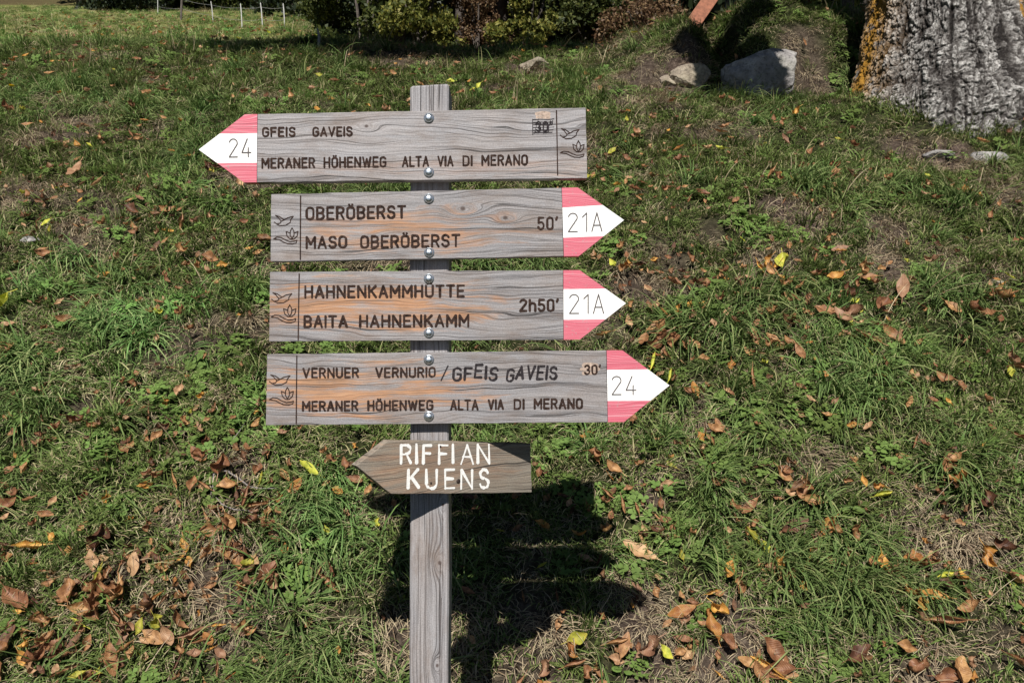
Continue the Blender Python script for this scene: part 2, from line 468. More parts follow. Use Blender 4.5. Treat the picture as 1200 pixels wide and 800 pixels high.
def scatter(name, coll, P, E, S, I, T, label, cat):
    me = bpy.data.meshes.new(name); n = len(P)
    me.vertices.add(n); me.vertices.foreach_set('co', np.asarray(P, np.float32).ravel())
    a = me.attributes.new('rot', 'FLOAT_VECTOR', 'POINT'); a.data.foreach_set('vector', np.asarray(E, np.float32).ravel())
    a = me.attributes.new('scl', 'FLOAT_VECTOR', 'POINT'); a.data.foreach_set('vector', np.asarray(S, np.float32).ravel())
    a = me.attributes.new('idx', 'INT', 'POINT'); a.data.foreach_set('value', np.asarray(I, np.int32))
    a = me.attributes.new('tint', 'FLOAT', 'POINT'); a.data.foreach_set('value', np.asarray(T, np.float32))
    me.update()
    o = link(name, me); tag(o, label, cat, kind='stuff')
    ng = bpy.data.node_groups.new(name, 'GeometryNodeTree')
    ng.interface.new_socket('Geometry', in_out='INPUT', socket_type='NodeSocketGeometry')
    ng.interface.new_socket('Geometry', in_out='OUTPUT', socket_type='NodeSocketGeometry')
    gi = ng.nodes.new('NodeGroupInput'); go = ng.nodes.new('NodeGroupOutput')
    ip = ng.nodes.new('GeometryNodeInstanceOnPoints'); ci = ng.nodes.new('GeometryNodeCollectionInfo')
    ci.inputs['Collection'].default_value = coll
    ci.inputs['Separate Children'].default_value = True; ci.inputs['Reset Children'].default_value = True
    def na(nm, t):
        x = ng.nodes.new('GeometryNodeInputNamedAttribute'); x.data_type = t; x.inputs['Name'].default_value = nm
        return [s for s in x.outputs if s.enabled and s.name == 'Attribute'][0]
    L = ng.links.new
    L(gi.outputs[0], ip.inputs['Points']); L(ci.outputs[0], ip.inputs['Instance'])
    ip.inputs['Pick Instance'].default_value = True
    L(na('idx', 'INT'), ip.inputs['Instance Index'])
    er = ng.nodes.new('FunctionNodeEulerToRotation'); L(na('rot', 'FLOAT_VECTOR'), er.inputs[0]); L(er.outputs[0], ip.inputs['Rotation'])
    L(na('scl', 'FLOAT_VECTOR'), ip.inputs['Scale'])
    L(ip.outputs[0], go.inputs[0])
    md = o.modifiers.new('scatter', 'NODES'); md.node_group = ng
    return o

def blade_mesh(name, nb, lmin, lmax, w, spread, bend, seed, mat, segs=3, flat=0.0, lean=0.0):
    r = np.random.default_rng(seed)
    V = []; Fq = []; U = []; R = []
    for i in range(nb):
        a = r.uniform(0, 2 * math.pi); rad = spread * math.sqrt(r.uniform())
        p = np.array([math.cos(a) * rad, math.sin(a) * rad, -.008])
        L = r.uniform(lmin, lmax) * (1 if r.uniform() > .15 else 1.4)
        ya = r.uniform(0, 2 * math.pi)
        h = np.array([math.cos(ya), math.sin(ya), 0]) * .6 + np.array([math.cos(a), math.sin(a), 0]) * .5 + np.array([0, -lean, 0])
        h /= np.linalg.norm(h) + 1e-6
        el = math.radians(90 - flat * 70) - abs(r.normal(0, .3))
        side = np.array([-h[1], h[0], 0]); tw = r.uniform(-.7, .7)
        side = side * math.cos(tw) + h * math.sin(tw) * .4
        ww = w * r.uniform(.6, 1.25); rv = r.uniform(); b0 = len(V)
        be = bend * r.uniform(.4, 1.5)
        for s in range(segs + 1):
            u = s / segs
            k = ww * (1 - u ** 1.7) * .5 + .0002
            V.append(p - side * k); V.append(p + side * k); U += [u, u]; R += [rv, rv]
            e = el - be * (u ** 1.2)
            p = p + (h * math.cos(e) + np.array([0, 0, math.sin(e)])) * L / segs
        for s in range(segs):
            q = b0 + 2 * s; Fq.append((q, q + 1, q + 3, q + 2))
    return mesh_np(name, V, Fq, [mat], True, {'u': U, 'rnd': R})

def herb_mesh(name, n, seed, mat, size=.011, tall=.03, spread=.045, tri=True):
    r = np.random.default_rng(seed); V = []; Fq = []; U = []; R = []
    for i in range(n):
        a = r.uniform(0, 6.283); rad = spread * math.sqrt(r.uniform()); c = np.array([math.cos(a) * rad, math.sin(a) * rad, r.uniform(.3, 1) * tall])
        nl = 3 if tri else 1; rv = r.uniform(); a0 = r.uniform(0, 6.28)
        for l in range(nl):
            aa = a0 + l * 2.094; d = np.array([math.cos(aa), math.sin(aa), r.uniform(-.25, .35)]); sd = np.array([-d[1], d[0], 0])
            s = size * r.uniform(.75, 1.2); b0 = len(V)
            for (u, k) in ((0, .06), (.35, .42), (.75, .55), (1.0, .22)):
                lift = np.array([0, 0, .12 * s * (1 if u else 0)])
                V.append(c + d * u * s * 1.15 - sd * k * s + lift); V.append(c + d * u * s * 1.15 + sd * k * s + lift); U += [.6 + .4 * u] * 2; R += [rv * .76] * 2
            for q in range(3): Fq.append((b0 + 2 * q, b0 + 2 * q + 1, b0 + 2 * q + 3, b0 + 2 * q + 2))
    return mesh_np(name, V, Fq, [mat], False, {'u': U, 'rnd': R})

G = M['grass']; GD = M['grass_dark']; ST = M['straw']; HB = M['herb']
pm = []
for k in range(6): pm.append(blade_mesh('turf', 40, .022, .055, .0036, .055, 1.7, 100 + k, G, 3, .30, .25))       # 0-5 short turf
for k in range(4): pm.append(blade_mesh('long_tuft', 38, .07, .15, .0048, .035, 2.2, 200 + k, GD, 5, .22, .7))     # 6-9 long drooping
for k in range(4): pm.append(blade_mesh('straw_mat', 40, .02, .05, .0024, .06, 1.5, 300 + k, ST, 3, .62, .4))      # 10-13 lying straw
for k in range(3): pm.append(herb_mesh('clover', 16, 400 + k, HB))                                                  # 14-16
for k in range(3): pm.append(blade_mesh('upright_tuft', 28, .04, .085, .0044, .04, 1.2, 500 + k, G, 4, .12, .3))    # 17-19
for k in range(2): pm.append(blade_mesh('hanging_straw', 34, .04, .09, .0022, .045, 2.2, 600 + k, ST, 5, .25, 1.0)) # 20-21
for k in range(2): pm.append(herb_mesh('rosette', 9, 700 + k, HB, .026, .018, .03, False))                          # 22-23
for k in range(2): pm.append(blade_mesh('stalk', 2, .12, .22, .0030, .03, .9, 800 + k, ST, 5, .12, .3))                # 24-25
GRASS = protos('grass_source', pm)

def slope_normal(x, y):
    e = .03
    gx = (height(x + e, y) - height(x - e, y)) / (2 * e); gy = (height(x, y + e) - height(x, y - e)) / (2 * e)
    n = np.stack([-gx, -gy, np.ones_like(gx)], 1)
    return n / np.linalg.norm(n, axis=1, keepdims=True)

TRUNK = (2.73, 5.12)
def scatter_grass():
    P = []; E = []; S = []; I = []; T = []
    zones = [  # x0,x1,y0,y1,density, scale
        (-2.4, 2.8, 1.5, 2.7, 1500, 1.0), (-3.4, 4.2, 2.7, 4.2, 1000, 1.05), (-5.6, 6.0, 4.2, 6.4, 600, 1.2),
        (-8.0, 8.0, 6.4, 9.2, 300, 1.5), (-14, 8, 9.2, 14, 100, 1.9), (-22, -2, 14, 34, 24, 2.2)]
    for x0, x1, y0, y1, dn, sc in zones:
        n = int((x1 - x0) * (y1 - y0) * dn)
        x = RNG.uniform(x0, x1, n); y = RNG.uniform(y0, y1, n)
        d = dryness(x, y); lu = lushness(x, y); r = RNG.uniform(size=n); r2 = RNG.uniform(size=n)
        if y0 >= 9.2: lu = lu * 0
        if y0 >= 6.4: d = np.clip(d + sstep(.5, .7, fbm(x * 1.2, y * 1.2, 133)) * .5, 0, 1)
        keep = r > d * .62
        keep &= np.hypot(x - TRUNK[0], y - TRUNK[1]) > .48
        if y0 >= 9: keep &= ~((x > -2.5) & (y > 13))
        x, y, d, lu, r2 = x[keep], y[keep], d[keep], lu[keep], r2[keep]; n = len(x)
        idx = RNG.integers(0, 6, n)
        clump = fbm(x * 7, y * 7, 151, 2)
        dry_pick = r2 < np.clip(d * .95 + .22, 0, .80)
        idx = np.where(dry_pick, RNG.integers(10, 14, n), idx)
        hang = dry_pick & (d > .5) & (RNG.uniform(size=n) < .35); idx = np.where(hang, RNG.integers(20, 22, n), idx)
        lp = (~dry_pick) & (RNG.uniform(size=n) < np.clip(lu * .55 - .06, 0.015, .45)); idx = np.where(lp, RNG.integers(6, 10, n), idx)
        up = (~dry_pick) & (~lp) & (RNG.uniform(size=n) < .12 + .25 * sstep(.5, .7, clump)); idx = np.where(up, RNG.integers(17, 20, n), idx)
        cl = (~dry_pick) & (~lp) & (RNG.uniform(size=n) < .30 * sstep(.54, .70, fbm(x * 5.5, y * 5.5, 171, 3)) + .05); idx = np.where(cl, RNG.integers(14, 17, n), idx)
        ro = cl & (RNG.uniform(size=n) < .10); idx = np.where(ro, RNG.integers(22, 24, n), idx)
        idx = np.where(RNG.uniform(size=n) < .011, RNG.integers(24, 26, n), idx)
        z = height(x, y); nm = slope_normal(x, y)
        nm = nm * .65 + np.array([0, 0, .35]) + RNG.normal(0, .22, (n, 3))
        nm[:, 2] = np.maximum(nm[:, 2], .25)
        # yaw near zero so the drooping direction (-y, downhill) survives, with scatter
        yaw = RNG.normal(0, .9, n)
        s = sc * RNG.uniform(.7, 1.25, n) * (.75 + .5 * fbm(x * 3, y * 3, 191, 2))
        P.append(np.stack([x, y, z], 1)); E.append(rot_euler(nm, yaw)); S.append(np.stack([s, s, s * RNG.uniform(.75, 1.2, n)], 1))
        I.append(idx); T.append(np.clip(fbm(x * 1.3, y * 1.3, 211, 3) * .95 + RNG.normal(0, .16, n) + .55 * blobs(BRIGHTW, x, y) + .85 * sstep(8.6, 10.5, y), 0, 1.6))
    cat = lambda a: np.concatenate(a)
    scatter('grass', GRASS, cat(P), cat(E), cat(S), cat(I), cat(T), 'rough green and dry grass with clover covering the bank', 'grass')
    print('grass tufts', sum(len(p) for p in P))
scatter_grass()

# ------------------------------------------------------------------ signpost
YF = 1.390                       # distance of the boards' front faces
PX = YF / F                      # metres per photo pixel on that plane
def wx(px): return (px - 600) * PX
def wz(py): return (400 - py) * PX
BT = .021

def ngon_prism(bm, pts, y0, y1, mi_front=0, mi_side=0, jit=0.0, seed=0, mi_edges=None):
    """pts: (x,z) outline clockwise seen from the camera; extruded from y0 (front) to y1"""
    n = len(pts)
    f = [bm.verts.new((p[0], y0, p[1])) for p in pts]; b = [bm.verts.new((p[0], y1, p[1])) for p in pts]
    a = bm.faces.new(f); a.material_index = mi_front
    c = bm.faces.new(b[::-1]); c.material_index = mi_side
    for i in range(n):
        q = bm.faces.new((f[i], b[i], b[(i + 1) % n], f[(i + 1) % n])); q.material_index = mi_side if mi_edges is None else mi_edges[i]
    return a

def edge_pts(p, q, step, amp, seed):
    """points from p to q, slightly uneven like a sawn weathered edge"""
    r = random.Random(seed); L = math.hypot(q[0] - p[0], q[1] - p[1]); n = max(1, int(L / step)); out = []
    nx, nz = -(q[1] - p[1]) / L, (q[0] - p[0]) / L
    for i in range(n):
        t = i / n; o = 0 if i == 0 else r.uniform(-amp, amp)
        out.append((p[0] + (q[0] - p[0]) * t + nx * o, p[1] + (q[1] - p[1]) * t + nz * o))
    return out

def finish(bm, name, mats, parent, loc=None, bevel=.0):
    bmesh.ops.recalc_face_normals(bm, faces=bm.faces)
    if bevel:
        es = [e for e in bm.edges if len(e.link_faces) == 2 and e.calc_face_angle(0) > .9]
        bmesh.ops.bevel(bm, geom=es, offset=bevel, segments=2, profile=.6, affect='EDGES')
    me = bpy.data.meshes.new(name); bm.to_mesh(me); bm.free()
    for m in mats: me.materials.append(m)
    return link(name, me, parent, loc)

# ---- a routed stroke alphabet: every glyph in a box of height 1
def arc(cx, cy, rx, ry, a0, a1, n=8):
    return [(cx + rx * math.cos(math.radians(a0 + (a1 - a0) * i / n)), cy + ry * math.sin(math.radians(a0 + (a1 - a0) * i / n))) for i in range(n + 1)]
def stadium(w, h=1.0, y0=0.0):
    r = w / 2
    return arc(r, y0 + h - r, r, r, 180, 0) + arc(r, y0 + r, r, r, 0, -180) + [(0, y0 + h - r)]
W_ = .50
GL = {
 'A': (.52, [[(0, 0), (.26, 1), (.52, 0)], [(.09, .32), (.43, .32)]]),
 'B': (.46, [[(0, 0), (0, 1), (.26, 1)] + arc(.24, .76, .20, .24, 90, -90, 7) + [(0, .52)], [(.22, .52)] + arc(.24, .26, .22, .26, 90, -90, 7) + [(0, 0)]]),
 'D': (.48, [[(0, 0), (0, 1), (.22, 1)] + arc(.22, .74, .26, .26, 90, 0, 4) + arc(.22, .26, .26, .26, 0, -90, 4) + [(0, 0)]]),
 'E': (.42, [[(.42, 1), (0, 1), (0, 0), (.42, 0)], [(0, .52), (.36, .52)]]),
 'F': (.42, [[(.42, 1), (0, 1), (0, 0)], [(0, .52), (.36, .52)]]),
 'G': (.48, [arc(.24, .76, .24, .24, 20, 180, 7) + arc(.24, .24, .24, .24, 180, 360, 8) + [(.48, .5), (.27, .5)]]),
 'H': (.48, [[(0, 0), (0, 1)], [(.48, 0), (.48, 1)], [(0, .52), (.48, .52)]]),
 'I': (.0, [[(0, 0), (0, 1)]]),
 'K': (.48, [[(0, 0), (0, 1)], [(.46, 1), (.02, .42)], [(.15, .58), (.48, 0)]]),
 'L': (.40, [[(0, 1), (0, 0), (.40, 0)]]),
 'M': (.60, [[(0, 0), (0, 1), (.30, .35), (.60, 1), (.60, 0)]]),
 'N': (.50, [[(0, 0), (0, 1), (.50, 0), (.50, 1)]]),
 'O': (.48, [stadium(.48)]),
 'R': (.46, [[(0, 0), (0, 1), (.22, 1)] + arc(.22, .75, .24, .25, 90, -90, 7) + [(0, .50)], [(.24, .50), (.46, 0)]]),
 'S': (.46, [arc(.23, .76, .22, .24, 15, 180, 7) + arc(.23, .76, .22, .24, 180, 265, 4) + arc(.23, .26, .23, .26, 85, 0, 4) + arc(.23, .26, .23, .26, 0, -165, 7)]),
 'T': (.48, [[(0, 1), (.48, 1)], [(.24, 1), (.24, 0)]]),
 'U': (.48, [[(0, 1), (0, .24)] + arc(.24, .24, .24, .24, 180, 360, 8) + [(.48, 1)]]),
 'V': (.52, [[(0, 1), (.26, 0), (.52, 1)]]),
 'W': (.72, [[(0, 1), (.18, 0), (.36, .85), (.54, 0), (.72, 1)]]),
 '0': (.42, [stadium(.42)]),
 '1': (.22, [[(0, .78), (.22, 1), (.22, 0)]]),
 '2': (.46, [arc(.23, .77, .23, .23, 165, -20, 8) + [(.0, 0), (.46, 0)]]),
 '3': (.42, [arc(.20, .76, .20, .24, 160, -80, 8), arc(.20, .26, .22, .26, 80, -160, 8)]),
 '4': (.50, [[(.36, 0), (.36, .50)], [(.30, 1), (0, .24), (.50, .24)]]),
 '5': (.42, [[(.38, 1), (.04, 1), (.02, .56)] + arc(.20, .31, .22, .31, 110, -160, 9)]),
 'h': (.42, [[(0, 0), (0, 1)], [(0, .45)] + arc(.21, .50, .21, .20, 160, 0, 6) + [(.42, 0)]]),
 "'": (.06, [[(.06, 1.04), (0, .82)]]),
 '/': (.60, [[(0, -.15), (.60, 1.1)]]),
}
GL['Ö'] = (GL['O'][0], GL['O'][1] + [[(.13, 1.20), (.135, 1.20)], [(.35, 1.20), (.355, 1.20)]])
GL['Ü'] = (GL['U'][0], GL['U'][1] + [[(.13, 1.20), (.135, 1.20)], [(.35, 1.20), (.355, 1.20)]])

class Ink:
    """collects flat stroke ribbons on a board's face (local x, z in metres, y toward the camera is negative)"""
    def __init__(s): s.V = []; s.F = []; s.k = 0
    def stroke(s, pts, w, wob=0.0):
        P = [np.array(p, float) for p in pts]
        Q = [P[0]]
        for p in P[1:]:
            if np.linalg.norm(p - Q[-1]) > 1e-6: Q.append(p)
        if len(Q) == 1: Q.append(Q[0] + np.array([1e-5, 0]))
        closed = np.linalg.norm(Q[0] - Q[-1]) < w * .3 and len(Q) > 4
        if closed:
            Q = Q[:-1] + [Q[0]]
        r = w / 2; y = -.0003 - .00004 * (s.k % 9); s.k += 1
        # split at sharp corners so the ribbon never folds over itself
        runs = [[Q[0]]]
        for i in range(1, len(Q)):
            runs[-1].append(Q[i])
            if i < len(Q) - 1:
                a = Q[i] - Q[i - 1]; b = Q[i + 1] - Q[i]
                c = np.dot(a, b) / (np.linalg.norm(a) * np.linalg.norm(b))
                if c < .5: runs.append([Q[i]]); 
        for j, run in enumerate(runs):
            yy = y - .00004 * (j % 5) - .00001 * j
            n = len(run); nor = []
            for i in range(n):
                t = run[min(i + 1, n - 1)] - run[max(i - 1, 0)]
                if closed and len(runs) == 1 and i in (0, n - 1): t = run[1] - run[n - 2]
                t = t / (np.linalg.norm(t) + 1e-9); nor.append(np.array([-t[1], t[0]]))
            L = []; R = []
            for i in range(n):
                ww = r * (1 + (random.uniform(-wob, wob) if wob else 0))
                L.append(run[i] + nor[i] * ww); R.append(run[i] - nor[i] * ww)
            t0 = run[1] - run[0]; a0 = math.atan2(t0[1], t0[0]); t1 = run[-1] - run[-2]; a1 = math.atan2(t1[1], t1[0])
            base = len(s.V)
            for p in L: s.V.append((p[0], yy, p[1]))
            for p in R: s.V.append((p[0], yy, p[1]))
            for i in range(n - 1): s.F.append((base + i, base + i + 1, base + n + i + 1, base + n + i))
            if not (closed and len(runs) == 1):
                for c, a, l, q in ((run[0], a0 + math.pi / 2, base, base + n), (run[-1], a1 - math.pi / 2, base + 2 * n - 1, base + n - 1)):
                    cap = [l]
                    for m in range(1, 5):
                        aa = a + math.pi * m / 5
                        s.V.append((c[0] + r * math.cos(aa), yy, c[1] + r * math.sin(aa))); cap.append(len(s.V) - 1)
                    cap.append(q); s.F.append(tuple(cap))
    def text(s, txt, x0, x1, yt, yb, slope, org, w, wob=0.0, jit=0.0, skew=0.0):
        """text from px x0 to x1 (outer edges), caps between px yt and yb at the left end"""
        hgt = (yb - yt) - w; sp = .20
        adv = []; x = 0; sp = .27
        for ch in txt:
            if ch == ' ': x += .42; adv.append(None); continue
            adv.append(x); x += GL[ch][0] + sp
        tot = x - sp; kx = (x1 - x0 - w) / tot
        for ch, ax in zip(txt, adv):
            if ch == ' ': continue
            jy = random.uniform(-jit, jit); js = 1 + random.uniform(-jit, jit) * .03; jr = random.uniform(-jit, jit) * .05
            for pl in GL[ch][1]:
                out = []
                for (u, v) in pl:
                    v2 = v * js; px = x0 + w / 2 + (ax + u + (v - .5) * (skew + jr)) * kx; py = yb - w / 2 - v2 * hgt + jy + slope * (px - x0)
                    out.append((wx(px) - org[0], wz(py) - org[1]))
                s.stroke(out, w * PX, wob)
    def line(s, pts, org, w, wob=0.0):
        s.stroke([(wx(a) - org[0], wz(b) - org[1]) for a, b in pts], w * PX, wob)
    def build(s, name, mat, parent, loc=None):
        me = bpy.data.meshes.new(name)
        me.from_pydata([tuple(v) for v in s.V], [], [f for f in s.F])
        me.materials.append(mat); me.update()
        bm = bmesh.new(); bm.from_mesh(me)
        for f in bm.faces:
            f.normal_update()
            if f.normal.y > 0: f.normal_flip()
        bm.to_mesh(me); bm.free()
        return link(name, me, parent, loc)

def pictogram(ink, bx0, by0, bx1, by1, lx0, ly0, lx1, ly1, wx0, wy0, wx1, wy1, org, w=1.15):
    """bird over a lotus on a wave"""
    def B(u, v): return (bx0 + (bx1 - bx0) * u, by0 + (by1 - by0) * v)
    ink.line([B(.0, .62), B(.12, .80), B(.30, .74), B(.36, .55), B(.20, .18), B(.06, .0), B(.28, .10), B(.52, .42), B(.70, .22), B(1.0, .08), B(.86, .40), B(.84, .66), B(.60, .92), B(.30, .96), B(.12, .80)], org, w)
    ink.line([B(.36, .55), B(.52, .42)], org, w)
    def Lt(u, v): return (lx0 + (lx1 - lx0) * u, ly0 + (ly1 - ly0) * v)
    ink.line([Lt(.5, 0), Lt(.36, .28), Lt(.34, .62), Lt(.5, .95), Lt(.66, .62), Lt(.64, .28), Lt(.5, 0)], org, w)
    ink.line([Lt(.34, .45), Lt(.02, .32), Lt(.10, .72), Lt(.34, .95), Lt(.5, .97), Lt(.66, .95), Lt(.90, .72), Lt(.98, .32), Lt(.66, .45)], org, w)
    def Wv(u, v): return (wx0 + (wx1 - wx0) * u, wy0 + (wy1 - wy0) * v)
    ink.line([Wv(0, .25), Wv(.14, 0), Wv(.32, .05), Wv(.5, .40), Wv(.7, .66), Wv(.88, .60), Wv(1, .45), Wv(.97, .82), Wv(.8, 1.0), Wv(.6, .96), Wv(.42, .70), Wv(.25, .38), Wv(.0, .25)], org, w)

signpost = empty('signpost', (wx(503), YF + BT, -1.30))
tag(signpost, 'weathered wooden hiking signpost carrying five arrow boards, in front of the grassy bank', 'signpost')
ORG = Vector(signpost.location)
def to_local(o):     # place a child by world location
    o.location = Vector(o.location) - ORG

def build_post():
    x0, x1, y0, y1 = wx(480.3) * (YF + BT) / YF, wx(525.6) * (YF + BT) / YF, YF + BT, YF + BT + .072
    zt, zb = wz(103.0) * (YF + BT) / YF, -1.55
    rows = [zb, -1.2] + list(np.linspace(-1.0, zt, 60)); V = []; Fq = []
    prof = []
    cx = .003
    ring = [(x0 + cx, y0), (x0 + .02, y0), ((x0 + x1) / 2, y0), (x1 - .02, y0), (x1 - cx, y0), (x1, y0 + cx), (x1, (y0 + y1) / 2), (x1, y1 - cx), (x1 - cx, y1), ((x0 + x1) / 2, y1), (x0 + cx, y1), (x0, y1 - cx), (x0, (y0 + y1) / 2), (x0, y0 + cx)]
    bm = bmesh.new(); prev = None
    for i, z in enumerate(rows):
        cur = []
        for k, (x, y) in enumerate(ring):
            dx = .0011 * (vnoise(z * 7, k * 0 + (x > (x0 + x1) / 2) * 9.0, 5) - .5) * 2; dy = .0008 * (vnoise(z * 9, k * 3.1, 6) - .5)
            s = 1.0
            zz = z
            if i == len(rows) - 1: zz = z + .002 * (x - x0) / (x1 - x0) * 2
            cur.append(bm.verts.new((x + float(dx), y + float(dy), zz)))
        if prev:
            for k in range(len(ring)):
                bm.faces.new((prev[k], prev[(k + 1) % len(ring)], cur[(k + 1) % len(ring)], cur[k]))
        prev = cur
    # weathered, slightly domed and chamfered top
    mx, my = (x0 + x1) / 2, (y0 + y1) / 2
    ins = [bm.verts.new((mx + (v.co.x - mx) * .93, my + (v.co.y - my) * .93, v.co.z + .0035)) for v in prev]
    for k in range(len(ring)): bm.faces.new((prev[k], prev[(k + 1) % len(ring)], ins[(k + 1) % len(ring)], ins[k]))
    bm.faces.new(ins)
    for v in bm.verts: v.co -= ORG
    kx = lambda px: wx(px) - ORG.x
    mat = wood_material('weathered_post_wood', 4.0, None, [(wz(663) - ORG.z, kx(514), .007), (wz(785) - ORG.z, kx(511), .006), (wz(594) - ORG.z, kx(518), .005)], True, .98, 1.0, .35)
    o = finish(bm, 'post', [mat], signpost)
    ink = Ink()
    def crack(pts, w): 
        s_ = (YF + BT) / YF
        ink = Ink(); ink.stroke([((a - 600) * PX * s_ - ORG.x, (400 - b) * PX * s_ - ORG.z) for a, b in pts], w * PX, .45)
        ink.build('drying_crack', M['engrave'], o, (0, YF + BT - ORG.y - .0004, 0))
    crack([(503.6, 100), (503.4, 108), (503.9, 118), (503.5, 132)], .7)
    crack([(514, 100), (514.3, 112), (514, 126)], .4)
    crack([(516, 660), (515.4, 690), (515.9, 725), (515.2, 760), (515.6, 800)], .75)
    crack([(519, 590), (518.6, 620), (519.1, 655), (518, 700)], .45)
    crack([(517.5, 700), (518.2, 740), (517.7, 798)], .4)
    crack([(490, 640), (490.3, 690), (490, 730)], .3)
    return o
build_post()

def bolt(parent, x, z, org):
    bm = bmesh.new(); seg = 20
    prof = [(.0, -.0062), (.0024, -.0060), (.0045, -.0053), (.0062, -.0039), (.0073, -.0020), (.0077, -.0006), (.0088, -.0006), (.0090, .0), (.0086, .0006)]
    top = bm.verts.new((0, prof[0][1], 0)); prev = None
    for r, y in prof[1:]:
        cur = [bm.verts.new((r * math.cos(2 * math.pi * k / seg), y, r * math.sin(2 * math.pi * k / seg))) for k in range(seg)]
        for k in range(seg):
            if prev is None: bm.faces.new((top, cur[k], cur[(k + 1) % seg]))
            else: bm.faces.new((prev[k], cur[k], cur[(k + 1) % seg], prev[(k + 1) % seg]))
        prev = cur
    for f in bm.faces: f.smooth = True
    return finish(bm, 'bolt', [M['steel']], parent, (wx(x) - org[0], -.0006, wz(z) - org[1]))

def arrow_board(name_label, body, head, stripes, woodargs, texts, groove, picto, bolts, numeral, extra=None, tip_label=None):
    """body/head: pixel outlines, clockwise from top left; stripes = (y of upper, y of lower colour line)"""
    org = (wx(502.7), wz(bolts[0][1] * .5 + bolts[1][1] * .5))
    seed = int(body[0][1])
    pts = [(wx(a) - org[0], wz(b) - org[1]) for a, b in body]
    out = []
    for i in range(len(pts)): out += edge_pts(pts[i], pts[(i + 1) % len(pts)], .02, .00035, seed + i)
    bm = bmesh.new(); ngon_prism(bm, out, 0, BT)
    bo = finish(bm, 'sign_board', [wood_material('board_wood_%d' % seed, *woodargs)], signpost, bevel=.0009)
    bo.location = Vector((org[0], YF, org[1])) - ORG
    bo['label'] = name_label
    # painted arrow head, one solid piece in three bands
    hp = [(wx(a) - org[0], wz(b) - org[1]) for a, b in head]    # tl/shoulder ... given as: A(top at boundary) B(top shoulder) T(tip) C(bottom shoulder) D(bottom at boundary)
    A, B, T, C, D = hp
    zu = [wz(v) - org[1] for v in stripes]                      # (upper at boundary, upper at edge, lower at boundary, lower at edge)
    def on(p, q, z): 
        t = (z - p[1]) / (q[1] - p[1]); return (p[0] + (q[0] - p[0]) * t, z)
    U0 = on(A, D, zu[0]); U1 = on(B, T, zu[1]); L0 = on(A, D, zu[2]); L1 = on(T, C, zu[3])
    bm = bmesh.new()
    v = {}
    def mk(k, p): v[k] = (bm.verts.new((p[0], .0002, p[1])), bm.verts.new((p[0], BT, p[1])))
    for k, p in zip('ABTCD', (A, B, T, C, D)): mk(k, p)
    for k, p in zip(('U0', 'U1', 'L0', 'L1'), (U0, U1, L0, L1)): mk(k, p)
    for poly, mi in ((('A', 'B', 'U1', 'U0'), 0), (('U0', 'U1', 'T', 'L1', 'L0'), 1), (('L0', 'L1', 'C', 'D'), 0)):
        f = bm.faces.new([v[k][0] for k in poly]); f.material_index = mi
        f = bm.faces.new([v[k][1] for k in poly][::-1]); f.material_index = 2
    loop = ['A', 'B', 'U1', 'T', 'L1', 'C', 'D', 'L0', 'U0']; mis = [0, 0, 1, 1, 0, 0, 2, 2, 2]
    for i, k in enumerate(loop):
        k2 = loop[(i + 1) % len(loop)]
        f = bm.faces.new((v[k][0], v[k][1], v[k2][1], v[k2][0])); f.material_index = mis[i]
    hd = finish(bm, 'arrow_head', [M['red'], M['white'], bo.data.materials[0]], bo)
    hd['label'] = tip_label
    for t in texts:
        ink = Ink(); ink.text(*t[:5], t[5], org, t[6] * 1.2, .20); ink.build('lettering', M['engrave'], bo)
    ink = Ink(); ink.line(groove, org, 1.5, .08); ink.build('groove', M['engrave'], bo)
    ink = Ink(); pictogram(ink, *picto, org); ink.build('pictogram', M['engrave'], bo)
    ink = Ink(); ink.text(*numeral[:5], numeral[5], org, 1.35); ink.build('route_number', M['numeral'], hd)
    for x, z in bolts: bolt(bo, x, z, org)
    if extra: extra(bo, org)
    return bo

M['bare'] = plain('scraped_bare_wood', (.36, .275, .22), .8, bs=160, var=.5)
def bare_patch(bo, org, rows, w):
    ink = Ink()
    for r_ in rows: ink.line(r_, org, w, .35)
    o = ink.build('scraped_patch', M['bare'], bo, (0, .00022, 0)); o['kind'] = 'stuff'
def ex1(bo, org):      # the burnt-out walking time
    bare_patch(bo, org, [[(629, 133.6), (636, 133.2), (643, 133.4)], [(630, 137.6), (636, 137.8), (643, 137.4)]], 4.6)
    ink = Ink(); ink.text("30'", 628, 646, 142, 155, -.01, org, 1.6, .1)
    ink.text("30'", 626.5, 648, 144, 156.5, -.01, org, 1.2, .1)
    for k in range(6): ink.line([(624 + (k % 2), 140.5 + k * 3.1), (633, 140 + k * 3.1), (642, 140.5 + k * 3.0), (649 - (k % 3), 139.4 + k * 3.2)], org, .75, .3)
    ink.line([(624, 140), (624.4, 158)], org, .9, .2); ink.line([(631, 139.5), (626, 157)], org, .5, .3); ink.line([(648, 141), (637, 157)], org, .5, .3)
    ink.build('burnt_out_time', M['pencil'], bo)
def ex4(bo, org):
    bare_patch(bo, org, [[(684, 428), (690, 427.4), (699, 427.8)], [(682, 432.5), (690, 432.3), (701, 432)], [(684, 437), (691, 437.3), (698, 436.6)]], 4.6)
    ink = Ink()
    ink.line([(517, 445.5), (521, 437), (525, 428.5)], org, 1.7, .2)
    ink.build('hand_lettering', M['pencil'], bo)
    for t, a, b, c, d in (("GFEIS", 530, 584, 428.2, 445.4), ("GAVEIS", 593, 653.5, 429.4, 446.4)):
        ink = Ink(); ink.text(t, a, b, c, d, -.006, org, 2.9, .30, 1.8, .12); ink.build('hand_lettering', M['pencil'], bo)

